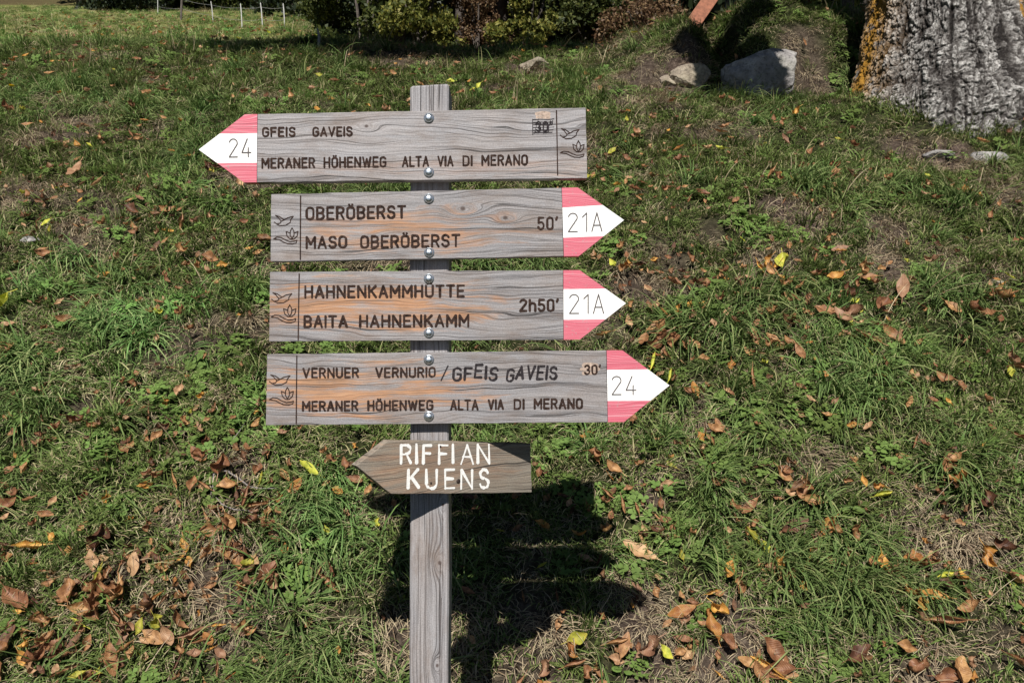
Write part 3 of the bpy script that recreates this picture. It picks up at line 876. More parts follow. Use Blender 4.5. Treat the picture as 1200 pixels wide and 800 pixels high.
ORPX = lambda px, org: px
SPEC = [
 dict(lab='topmost board pointing left, GFEIS GAVEIS and MERANER HÖHENWEG ALTA VIA DI MERANO, number 24',
      body=[(301.9, 133.8), (686.4, 126.2), (688.2, 208.6), (301.2, 213.6)],
      head=[(301.5, 133.8), (286.9, 134.1), (232.8, 175.4), (285.8, 213.8), (300.8, 213.6)], stripes=(156.2, 156.8, 191.0, 191.0),
      wood=(1.0, (.02, -.038, .42, .014, .22), [(-.108, .045 - .012, .006)], False, 1.04, .8),
      texts=[("GFEIS", 307, 346.6, 149, 161.2, -.012, 2.0), ("GAVEIS", 366, 413.4, 148.6, 160.8, -.012, 2.0),
             ("MERANER", 306.3, 369.5, 185, 198.2, -.012, 2.0), ("HÖHENWEG", 379, 453, 184, 197.4, -.012, 2.0), ("ALTA", 470.8, 503, 183, 196.2, -.012, 2.0),
             ("VIA", 512.4, 531.7, 182.5, 195.6, -.012, 2.0), ("DI", 541.8, 553.9, 182.1, 195.2, -.012, 2.0), ("MERANO", 564, 618.8, 181.5, 194.8, -.012, 2.0)],
      groove=[(652.1, 129.8), (652.8, 165), (653.5, 205)], picto=(656.6, 151, 678.6, 163.2, 671, 165, 684.8, 178.8, 656.6, 177.4, 684.4, 184.6),
      bolts=[(502.6, 138.6), (502.6, 202)], num=("24", 268, 294.5, 162.4, 184.8, -.01), extra=ex1, tip='red and white painted point with the number 24, pointing left'),
 dict(lab='second board from the top, pointing right, OBERÖBERST and MASO OBERÖBERST 50 minutes, number 21A',
      body=[(317.8, 227.6), (658.0, 220.1), (660.4, 300.3), (317, 306.3)],
      head=[(658.4, 220.1), (677, 219.7), (731.2, 257.8), (678.4, 300.0), (660.8, 300.3)], stripes=(243.4, 240.2, 278.6, 276.6),
      wood=(5.3, (-.03, -.010, .19, .040, .62), [(.0585, .0335 - .004, .0085), (.132, .018 - .004, .0075)], False, .92, .9),
      texts=[("OBERÖBERST", 358, 476, 242.2, 258.6, -.018, 2.4), ("MASO", 358, 407, 276.6, 292.2, -.018, 2.4), ("OBERÖBERST", 421.9, 539.6, 275.8, 291.8, -.018, 2.4), ("50'", 629.5, 654, 254.0, 270.0, -.01, 2.2)],
      groove=[(352.3, 229.5), (352.1, 265), (352.0, 304)], picto=(321.5, 252.5, 343.7, 265, 335, 267, 349.6, 280.6, 320.7, 277.8, 348, 286),
      bolts=[(502.6, 233), (503, 296)], num=("21A", 665.4, 706, 249.4, 272.2, -.02), extra=None, tip='red and white painted point with the number 21A, on the second board'),
 dict(lab='third board from the top, pointing right, HAHNENKAMMHÜTTE and BAITA HAHNENKAMM 2h50, number 21A',
      body=[(316.3, 318.6), (659.8, 316.6), (660.2, 397.9), (315.2, 399.9)],
      head=[(660.2, 316.6), (679.2, 316.4), (733.5, 355.2), (679.6, 397.7), (660.6, 397.9)], stripes=(338.8, 338.2, 374.6, 374.2),
      wood=(9.1, (-.12, -.002, .24, .044, .85), [], False, .90, .85),
      texts=[("HAHNENKAMMHÜTTE", 356.4, 544.8, 334.2, 350.0, -.006, 2.4), ("BAITA", 355.6, 407.8, 369.2, 384.6, -.006, 2.4), ("HAHNENKAMM", 420.7, 550.2, 368.6, 384.2, -.006, 2.4), ("2h50'", 608.2, 655, 350, 365.8, -.006, 2.4)],
      groove=[(350.7, 321), (350.0, 360), (349.5, 398)], picto=(318.4, 343, 342, 355.4, 332, 357, 347.2, 371.4, 318, 369, 346.6, 378.2),
      bolts=[(502.6, 326.6), (502.6, 390)], num=("21A", 666.8, 708, 344.4, 367.8, -.006), extra=None, tip='red and white painted point with the number 21A, on the third board'),
 dict(lab='fourth board from the top, pointing right, VERNUER VERNURIO with hand lettered GFEIS GAVEIS, number 24',
      body=[(313, 415.0), (710.6, 410.5), (712.0, 494.4), (311.3, 498.1)],
      head=[(711.0, 410.5), (729.4, 410.3), (784.6, 451.4), (731.2, 494.2), (712.4, 494.4)], stripes=(433.2, 432.6, 469.6, 469.2),
      wood=(14.6, (-.12, -.006, .22, .044, .85), [], False, .88, .75),
      texts=[("VERNUER", 354.3, 420.8, 430.6, 443.4, -.009, 2.0), ("VERNURIO", 439.6, 510.8, 430.2, 443.0, -.009, 2.0), ("30'", 684.4, 704.4, 427, 439.4, -.006, 1.9),
             ("MERANER", 353.8, 420, 469.4, 482.4, -.009, 2.1), ("HÖHENWEG", 430.4, 508, 468.6, 481.8, -.009, 2.1), ("ALTA", 527.3, 561, 467.8, 481, -.009, 2.1),
             ("VIA", 571.5, 590.7, 467.4, 480.4, -.009, 2.1), ("DI", 601.7, 614.8, 467.1, 480.2, -.009, 2.1), ("MERANO", 625.3, 683.2, 466.5, 479.8, -.009, 2.1)],
      groove=[(347.9, 417), (347.5, 455), (347.2, 496)], picto=(315.7, 439, 340, 451.6, 329.4, 453.6, 344.2, 468.2, 315.7, 465.8, 344, 474.4),
      bolts=[(502.6, 421.6), (502.6, 487.6)], num=("24", 716.6, 745.8, 440.2, 462.8, -.006), extra=ex4, tip='red and white painted point with the number 24, on the fourth board'),
]
for s in SPEC:
    arrow_board(s['lab'], s['body'], s['head'], s['stripes'], s['wood'], s['texts'], s['groove'], s['picto'], s['bolts'], s['num'], s['extra'], s['tip'])

# ---- the small hand-made board, nailed on askew: left end comes forward
def small_board():
    th = math.radians(35.0)
    R3 = Matrix.Rotation(th, 3, 'Z')            # local +x goes right and away from the camera
    c = Vector((wx(525.6) * 1.012, YF + BT - .022, 0))      # front face line near the post's right edge
    nrm = R3 @ Vector((0, -1, 0)); ex = R3 @ Vector((1, 0, 0))
    def loc(px, py):                             # photo pixel -> (u, z) on the tilted front face
        d = Vector(((px - 600) / F, 1, (400 - py) / F))
        t = nrm.dot(c) / nrm.dot(d); p = d * t
        return ((p - c).dot(ex), p.z)
    z0 = loc(540, 548)[1]
    out_px = [(455, 515.8), (622.0, 519.6), (623.2, 576.6), (458.5, 578.4), (417.2, 545.4)]
    pts = []
    for k in range(5):
        a, b = out_px[k], out_px[(k + 1) % 5]
        pts += [(p[0], p[1] - z0) for p in edge_pts(loc(*a), loc(*b), .015, .0007, 90 + k)]
    bm = bmesh.new(); ngon_prism(bm, pts, 0, .019)
    mat = wood_material('old_brown_board_wood', 22.0, (-.02, .0, .16, .05, .30), [], False, .80, .9, 1.0, (1.06, .96, .76))
    bo = finish(bm, 'sign_board', [mat], signpost, bevel=.0012)
    bo.location = Vector((c.x, c.y, z0)) - ORG; bo.rotation_euler = (0, 0, th)
    bo['label'] = 'small lowest board pointing left, hand painted white words RIFFIAN KUENS'
    def t(txt, xs, yt, yb, sl):
        ink = Ink()
        for ch, (xa, xb) in zip(txt, xs):
            for pl in GL[ch][1]:
                w = max(GL[ch][0], .001); o2 = []
                jj = random.uniform(-.6, .6)
                for (u, v) in pl:
                    px = (xa + (xb - xa) * (u / w if GL[ch][0] > 0 else .5)); py = yb - (yb - yt) * v + jj + sl * (px - xs[0][0])
                    q = loc(px + random.uniform(-.3, .3), py + random.uniform(-.3, .3)); o2.append((q[0], q[1] - z0))
                ink.stroke(o2, 3.1 * PX, .5)
        ink.build('lettering', M['white_brush'], bo)
    t('RIFFIAN', [(470, 481), (487.5, 488.5), (496, 505), (514.5, 524), (530, 531), (540.5, 554), (560, 573)], 521.0, 542.5, 0.0)
    t('KUENS', [(478.5, 490.5), (499.5, 511.5), (521.5, 532), (540.5, 553), (562.5, 572)], 550, 571.5, 0.0)
    # nail heads and knot
    for px, py, r in ((537, 563.5, .0042), (505, 566, .002), (516, 523, .002)):
        q = loc(px, py); bm = bmesh.new()
        bmesh.ops.create_uvsphere(bm, u_segments=10, v_segments=6, radius=r)
        bmesh.ops.scale(bm, vec=(1, .35, 1), verts=bm.verts)
        for v in bm.verts: v.co += Vector((q[0], -.0004, q[1] - z0))
        finish(bm, 'nail', [M['nail']], bo)
small_board()

# ------------------------------------------------------------------ fallen leaves
def leaf_mesh(name, L, W, curl, roll, fold, twist, seed, mat, nu=9, nv=4):
    r = random.Random(seed); V = []; Fq = []
    px, pz, a = 0.0, 0.0, -curl * .5 * math.pi / 2
    ys = []; 
    for i in range(nu + 1):
        ys.append((px, pz, a)); st = L / nu
        px += math.cos(a) * st; pz += math.sin(a) * st; a += curl * math.pi / 2 / nu
    ox = px / 2; oz = min(p[1] for p in ys)
    for i in range(nu + 1):
        u = i / nu; y, z, aa = ys[i]
        prof = math.sin(math.pi * min(1, u * .94 + .03)) ** .8 * (1.12 - .35 * abs(u - .58))
        w = W * .5 * prof + .0006
        ph = 0
        for j in range(nv + 1):
            v = j / nv * 2 - 1
            k = roll * (1 if r.random() else 1)
            xx = w * (math.sin(v * k) / k if k > .05 else v); lift = w * ((1 - math.cos(v * k)) / k if k > .05 else 0)
            lift += abs(v) * w * fold + r.uniform(-1, 1) * w * .22 * (.3 + .7 * abs(v)) + math.sin(u * 17 + seed) * .07 * w * abs(v) * (1 if v > 0 else -1)
            tw = twist * (u - .5)
            x2 = xx * math.cos(tw) - lift * math.sin(tw); l2 = xx * math.sin(tw) + lift * math.cos(tw)
            V.append((x2, y - ox - math.sin(aa) * l2, z - oz + math.cos(aa) * l2))
    for i in range(nu):
        for j in range(nv):
            q = i * (nv + 1) + j; Fq.append((q, q + 1, q + nv + 2, q + nv + 1))
    # stalk
    b = len(V); s0 = V[nv // 2]
    for k, (dy, dz) in enumerate(((0, 0), (-.010, .001), (-.022, .004))):
        wd = .0009
        V.append((s0[0] - wd, s0[1] + dy, s0[2] + dz)); V.append((s0[0] + wd, s0[1] + dy, s0[2] + dz + .0006))
    for k in range(2): Fq.append((b + 2 * k, b + 2 * k + 1, b + 2 * k + 3, b + 2 * k + 2))
    return mesh_np(name, V, Fq, [mat], True)
# shape: L, W, curl along, roll across, fold, twist
SHAPES = {'flat': (.078, .036, .35, .25, .12, .3), 'curled': (.082, .040, 1.3, .7, .25, .6), 'rolled': (.085, .042, .5, 2.3, .0, .8), 'folded': (.080, .044, .8, .3, .9, .9), 'crumpled': (.085, .054, 1.9, 1.5, .35, 1.7)}
LM = {}
for c in LEAF:
    for s_, (L, W, cu, ro, fo, tw) in SHAPES.items():
        for v in range(2):
            LM[c, s_, v] = leaf_mesh('%s_%s_leaf' % (c, s_), L * (1 + .12 * v), W * (1 - .15 * v), cu * (1 + .2 * v), ro, fo * (1 - .3 * v), tw * (1 if v else -1), len(LM) * 7 + 3, LEAF[c])

LEAVES = '''
37 648 o 1.1;70 637 o .6;121 635 d 1.2;83 655 b .5;115 664 t .8;125 681 y .8;122 693 b 1;147 695 b 1;142 703 b .9;158 672 t .9;87 703 b .9;105 718 b 1;115 722 b .9;140 727 b .9;155 742 t .8;95 733 y .6;182 715 d .9;189 738 y .7;
210 738 b .8;230 748 t .9;185 752 b .8;200 755 t .8;25 715 b 1.2;52 732 b .9;22 745 b .8;60 768 b .8;45 780 b .9;32 778 o .6;10 770 b 1;135 785 b 1;5 790 b .9;258 738 o .5;295 740 b .8;298 688 t .8;270 625 b .8;255 630 b .8;280 650 b .8;268 655 t 1;
280 665 b .9;250 652 b .8;293 668 y .7;75 795 b .8;150 768 b .6;215 770 b .5;130 700 b 1;112 712 b .8;165 722 b .7;55 760 b .8;70 780 d .8;15 755 d .8;
262 551 b 1.1;234 540 b .8;270 577 b .8;340 504 b .6;361 555 y .9;345 577 o .7;341 550 b .5;387 548 b .6;400 552 b .6;290 594 b .8;305 600 b .8;298 620 b .9;275 622 b .8;252 620 b .7;315 625 b .8;320 640 b .8;272 645 b .7;278 657 b .8;318 677 b 1;325 690 t .8;
292 688 b .7;388 690 b 1;442 622 y .5;414 645 b .4;435 582 b .5;415 568 b .6;
10 424 b .9;15 418 b .8;4 432 d .9;62 411 t .5;42 434 d .5;48 468 t .5;150 482 t .6;153 480 b .6;98 502 b .9;20 515 b .6;35 525 t .5;55 520 b .5;68 523 b .5;145 510 b .5;215 466 t .6;190 508 d .7;185 520 b .6;178 565 b .6;190 567 b .6;235 540 b .7;
228 572 b .6;245 575 b .6;25 585 b .7;105 585 b .6;208 573 b .6;18 598 b .8;240 470 o .5;
5 370 y 1.2;2 235 d .7;32 239 y .5;40 240 b .6;60 241 d .9;95 212 t 1.3;62 208 d .7;118 225 t .7;165 233 d .8;158 260 d .8;95 182 o .7;103 183 y .6;125 174 b .6;65 170 d .6;158 168 b .6;165 170 b .6;205 256 b .9;213 231 d .6;218 273 b .9;233 273 t .6;125 274 b .6;
65 279 y .5;45 285 d 1;55 308 b .7;162 282 b .6;142 312 t .7;218 303 b .7;252 312 b .8;220 322 b .5;234 323 b .5;250 330 b .4;288 341 o .6;103 373 b .7;82 385 b .7;215 378 b .6;185 365 b .5;180 375 b .5;228 395 b .5;250 195 d .8;258 208 d .8;245 208 d .8;284 222 t .8;298 242 t .7;250 210 y .4;288 272 b .5;312 290 d .7;
740 233 b .8;778 236 b .7;822 237 b .7;762 216 b .5;718 321 y .6;733 323 o .6;747 320 d .8;730 326 b .7;812 314 b .6;785 342 b .7;820 345 d .8;832 344 b .6;847 331 b .6;893 325 o .9;738 366 b .5;738 388 t .6;770 393 b .9;778 402 b 1;770 415 b 1.2;782 405 b 1;752 411 b .8;790 412 b .8;803 418 b .7;
770 433 y .8;783 426 b .8;705 403 b .8;820 373 b .5;829 372 b .5;813 463 o .7;880 410 b .6;878 455 b .8;885 495 b .6;840 508 b .7;835 512 b .7;887 508 b .6;740 500 b .6;683 219 y .9;676 214 y .6;728 302 b .6;700 212 b .6;
902 215 b .8;910 218 b .7;970 220 b .7;975 213 b .6;1043 222 b .8;1087 230 b .8;1126 236 o .7;1000 216 d .6;984 300 t .7;971 290 b .5;898 322 o .9;910 322 o .9;918 318 y .9;905 332 b .8;917 338 b .8;920 345 b .7;930 360 b .8;973 335 o .8;957 333 b .6;955 315 b .6;1058 345 t 1.1;1007 328 b .8;1010 333 b .7;
1024 342 b .6;1091 317 t .8;1167 360 b 1.1;1180 357 b .6;1140 375 b .9;1148 378 b .8;1115 371 b .7;966 373 b .9;981 381 t 1;1000 377 t 1.1;991 360 d 1;1028 372 d .8;1026 368 b .8;1007 402 t .8;1015 408 b .8;1042 405 b 1;1046 365 b .4;940 425 b .8;900 408 b .6;880 408 b .6;898 413 b .6;920 412 b .6;925 385 d .8;930 382 b .8;904 377 b .7;
1035 437 b .7;1108 454 b .9;1183 433 t .9;1190 440 b 1;1062 452 b .7;1130 405 t .5;1120 460 b .6;1150 480 b .6;
702 543 b .8;717 555 b .8;840 570 b .9;715 585 b .6;732 600 b .6;712 594 b .5;770 598 b .5;745 602 b .6;710 628 b .7;745 652 t 1.2;752 640 b .8;767 625 d .6;635 622 o .5;858 600 b .8;873 600 b .8;863 613 b .5;880 620 b .6;877 634 y .8;847 675 o .7;905 672 o .8;867 695 b .8;795 724 o .9;840 722 o .9;830 745 o .9;762 767 t 1.1;
722 757 b .7;730 760 b .8;673 753 y .8;665 768 o .7;672 780 b .7;680 790 b .6;642 785 t .8;777 772 y .6;797 755 b .5;875 780 b .7;895 785 o 1.1;905 790 b 1;849 760 b .7;888 797 b .8;820 522 o .5;835 530 b .6;920 558 b .6;
918 563 b .8;940 582 b 1;950 590 b .9;937 575 d .8;1020 578 o .6;1032 585 y .8;1107 540 d .9;1112 548 b .8;1105 555 b .8;1130 570 o 1;1155 593 d 1;1105 615 b .4;932 620 d 1.1;965 622 o .9;975 625 b .8;995 630 b .8;953 650 o .5;945 670 o .6;907 673 b .9;975 668 b .6;926 686 b .9;937 695 o .7;1022 672 b .7;1032 672 o .7;1063 670 o 1;
1048 686 b .9;1098 672 b .7;1085 674 b .8;1110 686 y .7;1124 686 o .8;1090 702 o .8;1067 706 o .8;1075 716 o .8;1097 732 b 1.1;1131 715 b .8;1127 700 b .6;1162 652 y .6;1155 665 o 1;1185 687 b 1;1113 790 b 1;1100 795 b .9;1070 792 b .9;905 770 b 1.1;1190 780 b .9;1005 775 d .9;1175 652 d 1;1195 525 b .8;1080 525 b .5;1070 528 b .5;
930 145 o .9;905 150 b .6;915 152 b .6;845 160 b .8;843 165 b .7;830 185 b .7;945 190 b .7;985 205 b .8;455 140 t .8;445 126 b .7;460 95 b .7;540 118 b .6;575 122 b .7;180 120 b .9;195 118 b .8;178 97 d .8;265 82 b .8;225 105 t .7;290 118 b .8;345 125 b .8;
560 575 b .6;668 598 t .4;640 625 o .5;745 165 b .7;760 150 t .7;800 200 b .7;715 190 y .6;735 195 b .6;14 138 b 1.2;30 140 y .7;60 95 b .7;10 90 d .8;100 78 b .8;156 95 b .7;
'''.replace('\n', '').split(';')

ZONES = [
 (lambda x, y: y > 600 and x < 240, 'at the lower left of the picture', 'at the lower left'),
 (lambda x, y: 240 <= x < 480 and y > 500, 'in the grass left of the post beneath the boards', 'left of the post'),
 (lambda x, y: x < 310 and 400 <= y, 'in the grass left of the fourth board', 'left of the fourth board'),
 (lambda x, y: x < 320 and 215 <= y, 'in the grass left of the second and third boards', 'left of the middle boards'),
 (lambda x, y: x < 480 and y < 215, 'in the grass left of and above the topmost board', 'around the topmost board'),
 (lambda x, y: x >= 480 and x < 900 and y < 215, 'in the upper grass between post and old tree', 'between post and tree'),
 (lambda x, y: x >= 900 and y < 260, 'in the grass just below the old tree', 'below the old tree'),
 (lambda x, y: x >= 860 and y < 460, 'in the grass halfway down the bank at the right', 'on the right of the bank'),
 (lambda x, y: x < 860 and y < 520, 'in the grass just right of the arrow points', 'right of the arrow points'),
 (lambda x, y: x < 660, 'in the shadow of the boards beside the post', 'in the shadow by the post'),
 (lambda x, y: x < 900, 'in the grass right of the boards\' shadow', 'right of the shadow'),
 (lambda x, y: True, 'in the grass at the lower right of the picture', 'at the lower right'),
]
CN = {'b': 'brown', 'd': 'dark', 't': 'tan', 'o': 'orange', 'y': 'yellow'}
CW = {'b': 'brown', 'd': 'dark brown', 't': 'pale tan', 'o': 'orange brown', 'y': 'yellow'}
UNIQ = {(5, 370): 'large yellow leaf at the left edge beside the level of the third board', (361, 555): 'long yellow leaf lying on the lush tuft left of the small board',
        (442, 622): 'small yellow leaf at the left rim of the boards\' shadow', (683, 219): 'yellow leaf showing just above the red top of the second board\'s point',
        (770, 433): 'yellow leaf touching the tip of the fourth board\'s point', (121, 635): 'dark brown leaf standing upright near the lower left corner',
        (135, 785): 'smooth brown leaf lying flat near the bottom edge at the left', (25, 715): 'large ribbed brown leaf at the left edge near the bottom',
        (745, 652): 'pale crumpled leaf right beside the tip of the boards\' shadow', (762, 767): 'curved tan leaf on the bare soil below the boards\' shadow',
        (673, 753): 'bright yellow leaf below the boards\' shadow near the bottom', (95, 212): 'long tan leaf left of the topmost board\'s point',
        (345, 577): 'curled ochre leaf on the left side of the lush tuft', (125, 681): 'yellow green leaf on the brown leaf pile at the lower left',
        (189, 738): 'yellow curled leaf right of the brown leaf pile at the lower left', (262, 551): 'rusty leaf standing beside the forked twig',
        (918, 318): 'yellow strip of leaf on top of the brown pile right of the boards', (877, 634): 'slim yellow leaf in the open grass right of the boards\' shadow',
        (930, 145): 'orange and yellow leaf standing in the grass below the big stone'}

def place_leaf(o_or_none, p, n, size, rnd):
    up = Vector(n) + Vector((rnd.gauss(0, .28), rnd.gauss(0, .28) - .10, rnd.gauss(0, .12)))
    up.normalize()
    q = Vector((0, 0, 1)).rotation_difference(up)
    e = (q.to_matrix().to_4x4() @ Matrix.Rotation(rnd.uniform(0, 6.283), 4, 'Z')).to_euler()
    return e

ORD = ['leftmost', 'second from the left', 'third from the left', 'fourth from the left', 'fifth from the left', 'sixth from the left', 'seventh from the left', 'eighth from the left',
       'ninth from the left', 'tenth from the left', 'eleventh from the left', 'twelfth from the left', 'thirteenth from the left', 'fourteenth from the left', 'fifteenth from the left', 'sixteenth from the left']
def ordinals(objs, key, text):
    """things alike in every other way are told apart by their order from left to right"""
    by = {}
    for o in objs: by.setdefault(o['group'], []).append(o)
    for g, L in by.items():
        if len(L) == 1:
            o = L[0]
            if 'trees' in g: o['label'] = 'single ' + g.replace('trees', 'tree')
            del o['group']; continue
        L.sort(key=key)
        for i, o in enumerate(L):
            if i < len(ORD): o['label'] = text(o, ORD[i])

def build_leaves():
    plainl = []
    rnd = random.Random(5)
    pts = []
    for t in LEAVES:
        if not t.strip(): continue
        a = t.split(); pts.append((float(a[0]), float(a[1]), a[2], float(a[3])))
    recs = []
    for px, py, c, s in pts:
        p = hit(px, py)
        true = s * (1.02 if p.y < 2.8 else 1.25)
        recs.append((px, py, c, true, p))
    recs.sort(key=lambda r: -r[3] / r[4].y)
    single, rest = recs[:300], recs[300:]
    X = np.array([r[4].x for r in recs]); Yv = np.array([r[4].y for r in recs]); NN = slope_normal(X, Yv)
    shapes = list(SHAPES)
    stuffP = []; stuffE = []; stuffS = []; stuffI = []
    keys = [(c, s_, v) for c in LEAF for s_ in SHAPES for v in range(2)]
    for k, (px, py, c, s, p) in enumerate(recs):
        sh = rnd.choice(['flat', 'curled', 'curled', 'rolled', 'rolled', 'folded', 'crumpled', 'crumpled', 'crumpled', 'crumpled'])
        if (px, py) in ((135, 785), (361, 555), (95, 212)): sh = 'flat'
        if (px, py) in ((25, 715),): sh = 'folded'
        e = place_leaf(None, p, NN[k], s, rnd)
        pos = p + Vector(NN[k]) * (rnd.uniform(.026, .038) + .010 * min(4, max(0, p.y - 2)))
        if (px, py) in ((121, 635), (262, 551)): e = Euler((1.25, .2, .35))
        if k < 300:
            o = link('fallen_leaf', LM[CN[c], sh, rnd.randint(0, 1)], None, pos)
            o.rotation_euler = e; o.scale = (s * .98, s * .98, s * .98)
            for f, z, zs in ZONES:
                if f(px, py): break
            if (px, py) in UNIQ:
                tag(o, UNIQ[(px, py)], 'leaf', 'fallen leaves on the grass')
            else:
                adj = {'flat': 'flat', 'curled': 'curled', 'rolled': 'rolled up', 'folded': 'folded', 'crumpled': 'crumpled'}[sh]
                tag(o, '%s %s fallen leaf %s' % (adj, CW[c], z), 'leaf', '%s %s fallen leaves %s' % (adj, CW[c], zs)); o['group'] = o['group'].replace(' fallen leaves', ' leaves'); plainl.append(o)
        else:
            stuffP.append(tuple(pos)); stuffE.append(tuple(e)); stuffS.append(s); stuffI.append(keys.index((CN[c], sh, rnd.randint(0, 1))))
    ordinals(plainl, lambda o: o.location.x / o.location.y, lambda o, w: '%s of the %s' % (w.replace('from the left', 'from left'), o['group']))
    # small fragments and far leaves nobody could count
    n = 0; rg = np.random.default_rng(99)
    cl = [(r[4].x, r[4].y) for r in recs]
    cand = []
    for _ in range(1350):
        a = cl[rg.integers(len(cl))]
        if a[0] > .5 and a[1] < 2.6 and rg.uniform() < .6: continue
        cand.append((a[0] + rg.normal(0, .07 + .02 * a[1]), a[1] + rg.normal(0, .06 + .02 * a[1]), rg.uniform(.26, .62), 0))
    for _ in range(620): cand.append((rg.uniform(-2.2, 2.6), rg.uniform(1.8, 4.2), rg.uniform(.2, .5), 0))
    for _ in range(650): cand.append((rg.uniform(-4.5, 5.5), rg.uniform(4.2, 8.5), rg.uniform(.5, .95), 1))
    for _ in range(500):
        y = rg.uniform(12, 28); cand.append((rg.uniform(-.62 * y, -.1 * y), y, rg.uniform(1.0, 1.7), 1))
    cand = np.array(cand); cand = cand[(cand[:, 1] > 1.6) & (np.hypot(cand[:, 0] - TRUNK[0], cand[:, 1] - TRUNK[1]) > .6)]
    z = height(cand[:, 0], cand[:, 1]); nn = slope_normal(cand[:, 0], cand[:, 1])
    for k in range(len(cand)):
        c = rnd.choices(['brown', 'dark', 'tan', 'orange', 'yellow'], [7, 4, 3, 1.2, .5])[0]; sh = rnd.choice(shapes)
        e = place_leaf(None, None, nn[k], 1, rnd)
        pos = np.array([cand[k, 0], cand[k, 1], z[k]]) + nn[k] * (rnd.uniform(.015, .035) + .009 * min(5, max(0, cand[k, 1] - 2)))
        stuffP.append(tuple(pos)); stuffE.append(tuple(e)); stuffS.append(cand[k, 2]); stuffI.append(keys.index((c, sh, rnd.randint(0, 1))))
    coll = protos('leaf_source', [LM[k] for k in keys])
    S = np.array(stuffS)[:, None] * np.ones((1, 3))
    scatter('leaf_litter', coll, np.array(stuffP), np.array(stuffE), S, np.array(stuffI), np.zeros(len(stuffP)), 'small brown leaf fragments and distant leaves scattered over the grass', 'leaf litter')
build_leaves()

# ------------------------------------------------------------------ twig, stones
def tube(bm, pts, radii, seg=8, cap=True):
    prev = None
    for i, p in enumerate(pts):
        p = Vector(p); a = Vector(pts[max(0, i - 1)]); b = Vector(pts[min(len(pts) - 1, i + 1)])
        t = (b - a).normalized(); u = t.orthogonal().normalized() if prev is None else (lastu - t * lastu.dot(t)).normalized()
        lastu = u; w = t.cross(u)
        cur = [bm.verts.new(p + (u * math.cos(2 * math.pi * k / seg) + w * math.sin(2 * math.pi * k / seg)) * radii[i]) for k in range(seg)]
        if prev:
            for k in range(seg): bm.faces.new((prev[k], prev[(k + 1) % seg], cur[(k + 1) % seg], cur[k]))
        elif cap: bm.faces.new(cur[::-1])
        prev = cur
    if cap: bm.faces.new(prev)

M['twig'] = plain('grey_twig_bark', (.20, .175, .165), .8, bump=.001, bs=200, var=.4)
def twig():
    bm = bmesh.new()
    def P(px, py, h=.035): 
        p = hit(px, py); return p + Vector((0, -.35, .8)).normalized() * h
    a = [P(248, 588, .02), P(251, 578, .03), P(253, 569, .04), P(263, 566, .045), P(272, 568, .045)]
    tube(bm, a, [.0016, .0022, .0026, .0028, .0028])
    tube(bm, [P(270, 568, .045), P(281, 573, .04), P(294, 582, .035), P(308, 584, .035), P(325, 582, .03)], [.0027, .0026, .0024, .0019, .0012])
    tube(bm, [P(253, 590, .03), P(262, 601, .03), P(276, 607, .03), P(292, 608, .03), P(308, 614, .025)], [.0012, .0020, .0018, .0014, .001])
    tube(bm, [P(249, 592, .025), P(253, 590, .03), P(252, 578, .03)], [.001, .0018, .0018])
    tube(bm, [P(272, 528, .03), P(282, 515, .03), P(290, 503, .03)], [.0014, .0014, .0008])
    for f in bm.faces: f.smooth = True
    o = finish(bm, 'twig', [M['twig']], None); tag(o, 'forked grey twig lying on the leaves left of the post', 'twig')
twig()

def rock_mat(name, a, b_, c_, moss=.3):
    m, nt, b = new_mat(name); N = NT(nt)
    tc = N.n('ShaderNodeTexCoord').outputs['Object']
    n1 = N.noise(tc, 9, 6, .65); n2 = N.noise(tc, 40, 5, .7); n3 = N.noise(tc, 4, 3)
    c = N.ramp(n1, [(.3, a), (.52, b_), (.72, c_)])
    c = N.mix(N.math('MULTIPLY', N.ramp(n2, [(.35, 1.0), (.5, 0.0)]), .6), c, tuple(v * .35 for v in a))
    c = N.mix(N.math('MULTIPLY', N.ramp(n3, [(.52, 0.0), (.66, 1.0)]), moss), c, (.07, .08, .025))
    N.l(c, b.inputs['Base Color']); b.inputs['Roughness'].default_value = .9; b.inputs['Specular IOR Level'].default_value = .2
    N.l(N.bump(n2, .9, .012, N.bump(n1, .8, .04)), b.inputs['Normal'])
    return m
M['rock_pale'] = rock_mat('pale_rock', (.17, .14, .11), (.32, .27, .21), (.50, .44, .36))
M['rock_grey'] = rock_mat('grey_rock', (.16, .15, .15), (.30, .285, .28), (.48, .46, .44))
def rock(px, py, w, h, d, mat, label, seed, sink=.3, cat='rock', name='rock', yaw=0, dist=None, push=0.0):
    p = hit(px, py) + Vector((0, push, 0)) if dist is None else Vector(((px - 600) / F * dist, dist, (400 - py) / F * dist))
    bm = bmesh.new(); bmesh.ops.create_icosphere(bm, subdivisions=4, radius=1)
    r = random.Random(seed); pl = []
    for _ in range(17):
        v = Vector((r.gauss(0, 1), r.gauss(0, 1), r.gauss(0, 1))).normalized(); pl.append((v, r.uniform(.52, .84)))
    off = Vector((seed * 3.1, seed * 1.7, 0))
    for v in bm.verts:
        c = v.co.copy()
        for n_, dd in pl:
            k = c.dot(n_)
            if k > dd: c -= n_ * (k - dd) * .97
        c *= 1 + .10 * mnoise.noise(c * 2.3 + off) + .05 * mnoise.noise(c * 7 + off) + .02 * mnoise.noise(c * 19 + off)
        v.co = Vector((c.x * w / 2, c.y * d / 2, c.z * h / 2))
    o = finish(bm, name, [mat], None, p + Vector((0, d * .25, h * (.5 - sink)))); o.rotation_euler.z = yaw
    tag(o, label, cat); return o
rock(812, 104, .36, .27, .35, M['rock_pale'], 'pale sunlit stone in the bank left of the shaded boulder', 3, .15)
rock(848, 113, .16, .12, .2, M['rock_pale'], 'small pale stone between the sunlit stone and the boulder', 5, .2)
